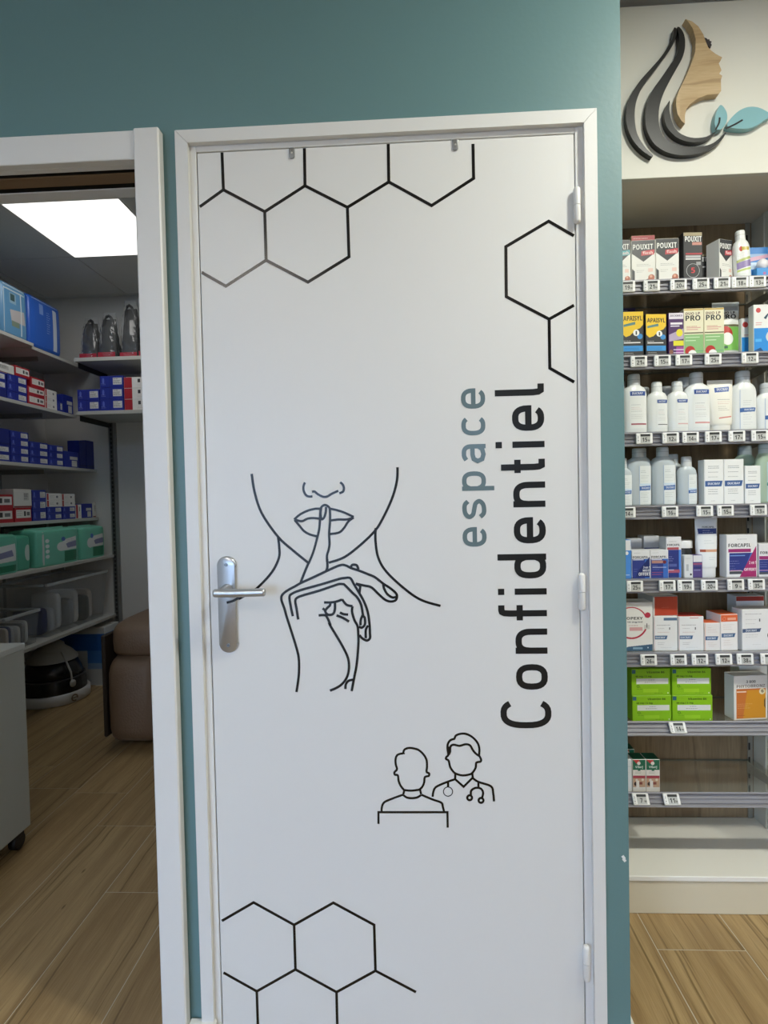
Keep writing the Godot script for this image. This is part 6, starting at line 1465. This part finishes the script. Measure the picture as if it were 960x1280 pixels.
const ESPACE := [
	["e", [0.0098,0,0,0.6018,1.1592,0.6018,1.192], [0.0098,0,0,0.6067,1.192,0.6013,1.192,0.5943,1.1916,0.5897,1.1906,0.5859,1.1888,0.5831,1.1864,0.5811,1.1833,0.58,1.1793,0.5798,1.173,0.5806,1.1684,0.5822,1.165,0.5847,1.1623,0.588,1.1603,0.5923,1.1589,0.5978,1.1583,0.606,1.1583,0.6112,1.1591,0.6153,1.1606,0.6185,1.1627,0.6209,1.1655,0.6223,1.1691,0.6229,1.174,0.6226,1.1801,0.6213,1.1839,0.6192,1.1869,0.6162,1.1892]],
	["s", [0.0098,1,0,0.6147,1.2196,0.622,1.2265,0.6233,1.2369,0.6207,1.248,0.613,1.2542,0.6048,1.249,0.6017,1.2369,0.5987,1.2248,0.5905,1.2196,0.5828,1.2258,0.5802,1.2369,0.5815,1.2473,0.588,1.2542]],
	["p", [0.0098,0,0,0.5757,1.2827,0.6466,1.2827], [0.0098,0,0,0.6108,1.2827,0.6133,1.2839,0.6173,1.2856,0.6203,1.2881,0.6224,1.2913,0.6235,1.2954,0.6236,1.3019,0.6227,1.3063,0.6209,1.3097,0.618,1.3123,0.6143,1.3142,0.6094,1.3153,0.6022,1.3157,0.5949,1.3153,0.59,1.3142,0.5863,1.3123,0.5834,1.3097,0.5816,1.3063,0.5807,1.3019,0.5808,1.2954,0.5819,1.2913,0.584,1.2881,0.587,1.2856,0.591,1.2839,0.5935,1.2827]],
	["a", [0.0098,0,0,0.5862,1.3458,0.5827,1.351,0.5816,1.3538,0.5811,1.3574,0.5811,1.3629,0.5816,1.3665,0.5827,1.3693,0.5843,1.3716,0.5865,1.3734,0.5892,1.3747,0.5925,1.3755,0.5974,1.3758,0.629,1.3758], [0.0098,0,0,0.6,1.3758,0.6,1.3579,0.6025,1.3481,0.6112,1.3432,0.6211,1.3474,0.6241,1.3579,0.6215,1.3693,0.6133,1.3758]],
	["c", [0.0098,0,0,0.5875,1.4359,0.5848,1.4336,0.5828,1.4307,0.5817,1.4271,0.5813,1.4214,0.5818,1.4165,0.583,1.413,0.5851,1.4102,0.588,1.408,0.5916,1.4064,0.5961,1.4054,0.6028,1.4051,0.6096,1.4054,0.6141,1.4064,0.6177,1.408,0.6206,1.4102,0.6227,1.413,0.6239,1.4165,0.6244,1.4214,0.624,1.4271,0.6229,1.4307,0.6209,1.4336,0.6182,1.4359]],
	["e", [0.0098,0,0,0.6037,1.4649,0.6037,1.4988], [0.0098,0,0,0.6086,1.4988,0.6032,1.4988,0.5962,1.4984,0.5916,1.4973,0.5878,1.4955,0.585,1.493,0.583,1.4898,0.5819,1.4857,0.5817,1.4791,0.5825,1.4745,0.5841,1.4709,0.5866,1.4681,0.5899,1.466,0.5942,1.4646,0.5997,1.464,0.6079,1.464,0.6131,1.4648,0.6172,1.4663,0.6204,1.4686,0.6228,1.4715,0.6242,1.4752,0.6248,1.4802,0.6245,1.4865,0.6232,1.4904,0.6211,1.4935,0.6181,1.4959]]]
const LOGO_WOOD := [1.2675,2.6026,1.2859,2.5947,1.3027,2.5802,1.316,2.5575,1.3209,2.542,1.3292,2.5213,1.3358,2.5125,1.3492,2.5016,1.3679,2.4904,1.3625,2.4805,1.3584,2.474,1.3657,2.455,1.3596,2.4452,1.3676,2.4397,1.3639,2.428,1.3643,2.3976,1.3586,2.3901,1.3249,2.3888,1.2979,2.3791,1.2775,2.3649,1.2672,2.3501,1.2637,2.335,1.2635,2.3111,1.2535,2.3202,1.2434,2.3394,1.2396,2.3635,1.2404,2.3839,1.2491,2.4072,1.2679,2.4435,1.2834,2.4799,1.2937,2.5098,1.2957,2.5435,1.2875,2.5744,1.2758,2.5936]
const LOGO_HAIR1 := [1.2376,2.5834,1.2443,2.5786,1.2435,2.5617,1.2383,2.5451,1.2263,2.5238,1.2075,2.4995,1.1835,2.4686,1.1595,2.4393,1.1422,2.413,1.13,2.3829,1.1252,2.3525,1.126,2.3217,1.1308,2.294,1.1425,2.2695,1.1577,2.2482,1.1745,2.2302,1.1704,2.2263,1.144,2.2454,1.1237,2.2687,1.1103,2.2934,1.1027,2.3194,1.1013,2.3469,1.1068,2.3808,1.1207,2.4107,1.1408,2.4403,1.1682,2.4694,1.1984,2.5017,1.2172,2.5277,1.2309,2.5506,1.2352,2.5707]
const LOGO_HAIR2 := [1.2454,2.5829,1.2521,2.5832,1.2622,2.5691,1.2671,2.5485,1.2662,2.5215,1.2582,2.4949,1.2411,2.4653,1.2239,2.4357,1.2067,2.4027,1.1962,2.3726,1.1919,2.3421,1.194,2.3113,1.2039,2.2835,1.2225,2.2655,1.2462,2.254,1.2766,2.2474,1.3104,2.2474,1.3375,2.2529,1.3578,2.2655,1.3754,2.2823,1.3781,2.2798,1.3645,2.26,1.3408,2.2425,1.3103,2.2297,1.2764,2.2252,1.2392,2.2284,1.2053,2.2407,1.1799,2.2608,1.1638,2.2872,1.1559,2.3167,1.1562,2.3508,1.1634,2.3846,1.1772,2.4145,1.1992,2.4439,1.2226,2.4766,1.2393,2.4993,1.2476,2.5192,1.2512,2.5427,1.2497,2.5665]
const LOGO_HAIR3 := [1.2234,2.3814,1.2225,2.3542,1.2297,2.3197,1.2431,2.2951,1.2633,2.2805,1.2903,2.2723,1.3241,2.274,1.3512,2.2869,1.3309,2.2685,1.3038,2.2607,1.2767,2.2621,1.2514,2.2708,1.2284,2.2884,1.2127,2.3121,1.2078,2.3379,1.2114,2.3582]
const LOGO_LEAF1 := [1.3641,2.3603,1.3752,2.3495,1.3818,2.3322,1.38,2.3119,1.3698,2.2955,1.358,2.291,1.3502,2.2948,1.347,2.3136,1.3502,2.3339,1.3563,2.3488]
const LOGO_LEAF2 := [1.3817,2.3037,1.3936,2.3229,1.4155,2.3416,1.4408,2.3504,1.4669,2.3477,1.4885,2.3368,1.5058,2.3223,1.4884,2.3136,1.4666,2.2993,1.4405,2.2905,1.41,2.2921,1.3873,2.2968]
const LOGO_LASH := [1.3199,2.5485,1.3251,2.5465,1.3286,2.5428,1.3329,2.5434,1.3338,2.5389,1.3399,2.536,1.3372,2.5317,1.3398,2.5272,1.3363,2.5195,1.3293,2.5252,1.3242,2.5369]
const LOGO_VEIN1 := [1.3608,2.3246,1.3585,2.3093,1.3488,2.2908]
const LOGO_VEIN2 := [1.4241,2.3147,1.4013,2.3027,1.3751,2.2921]
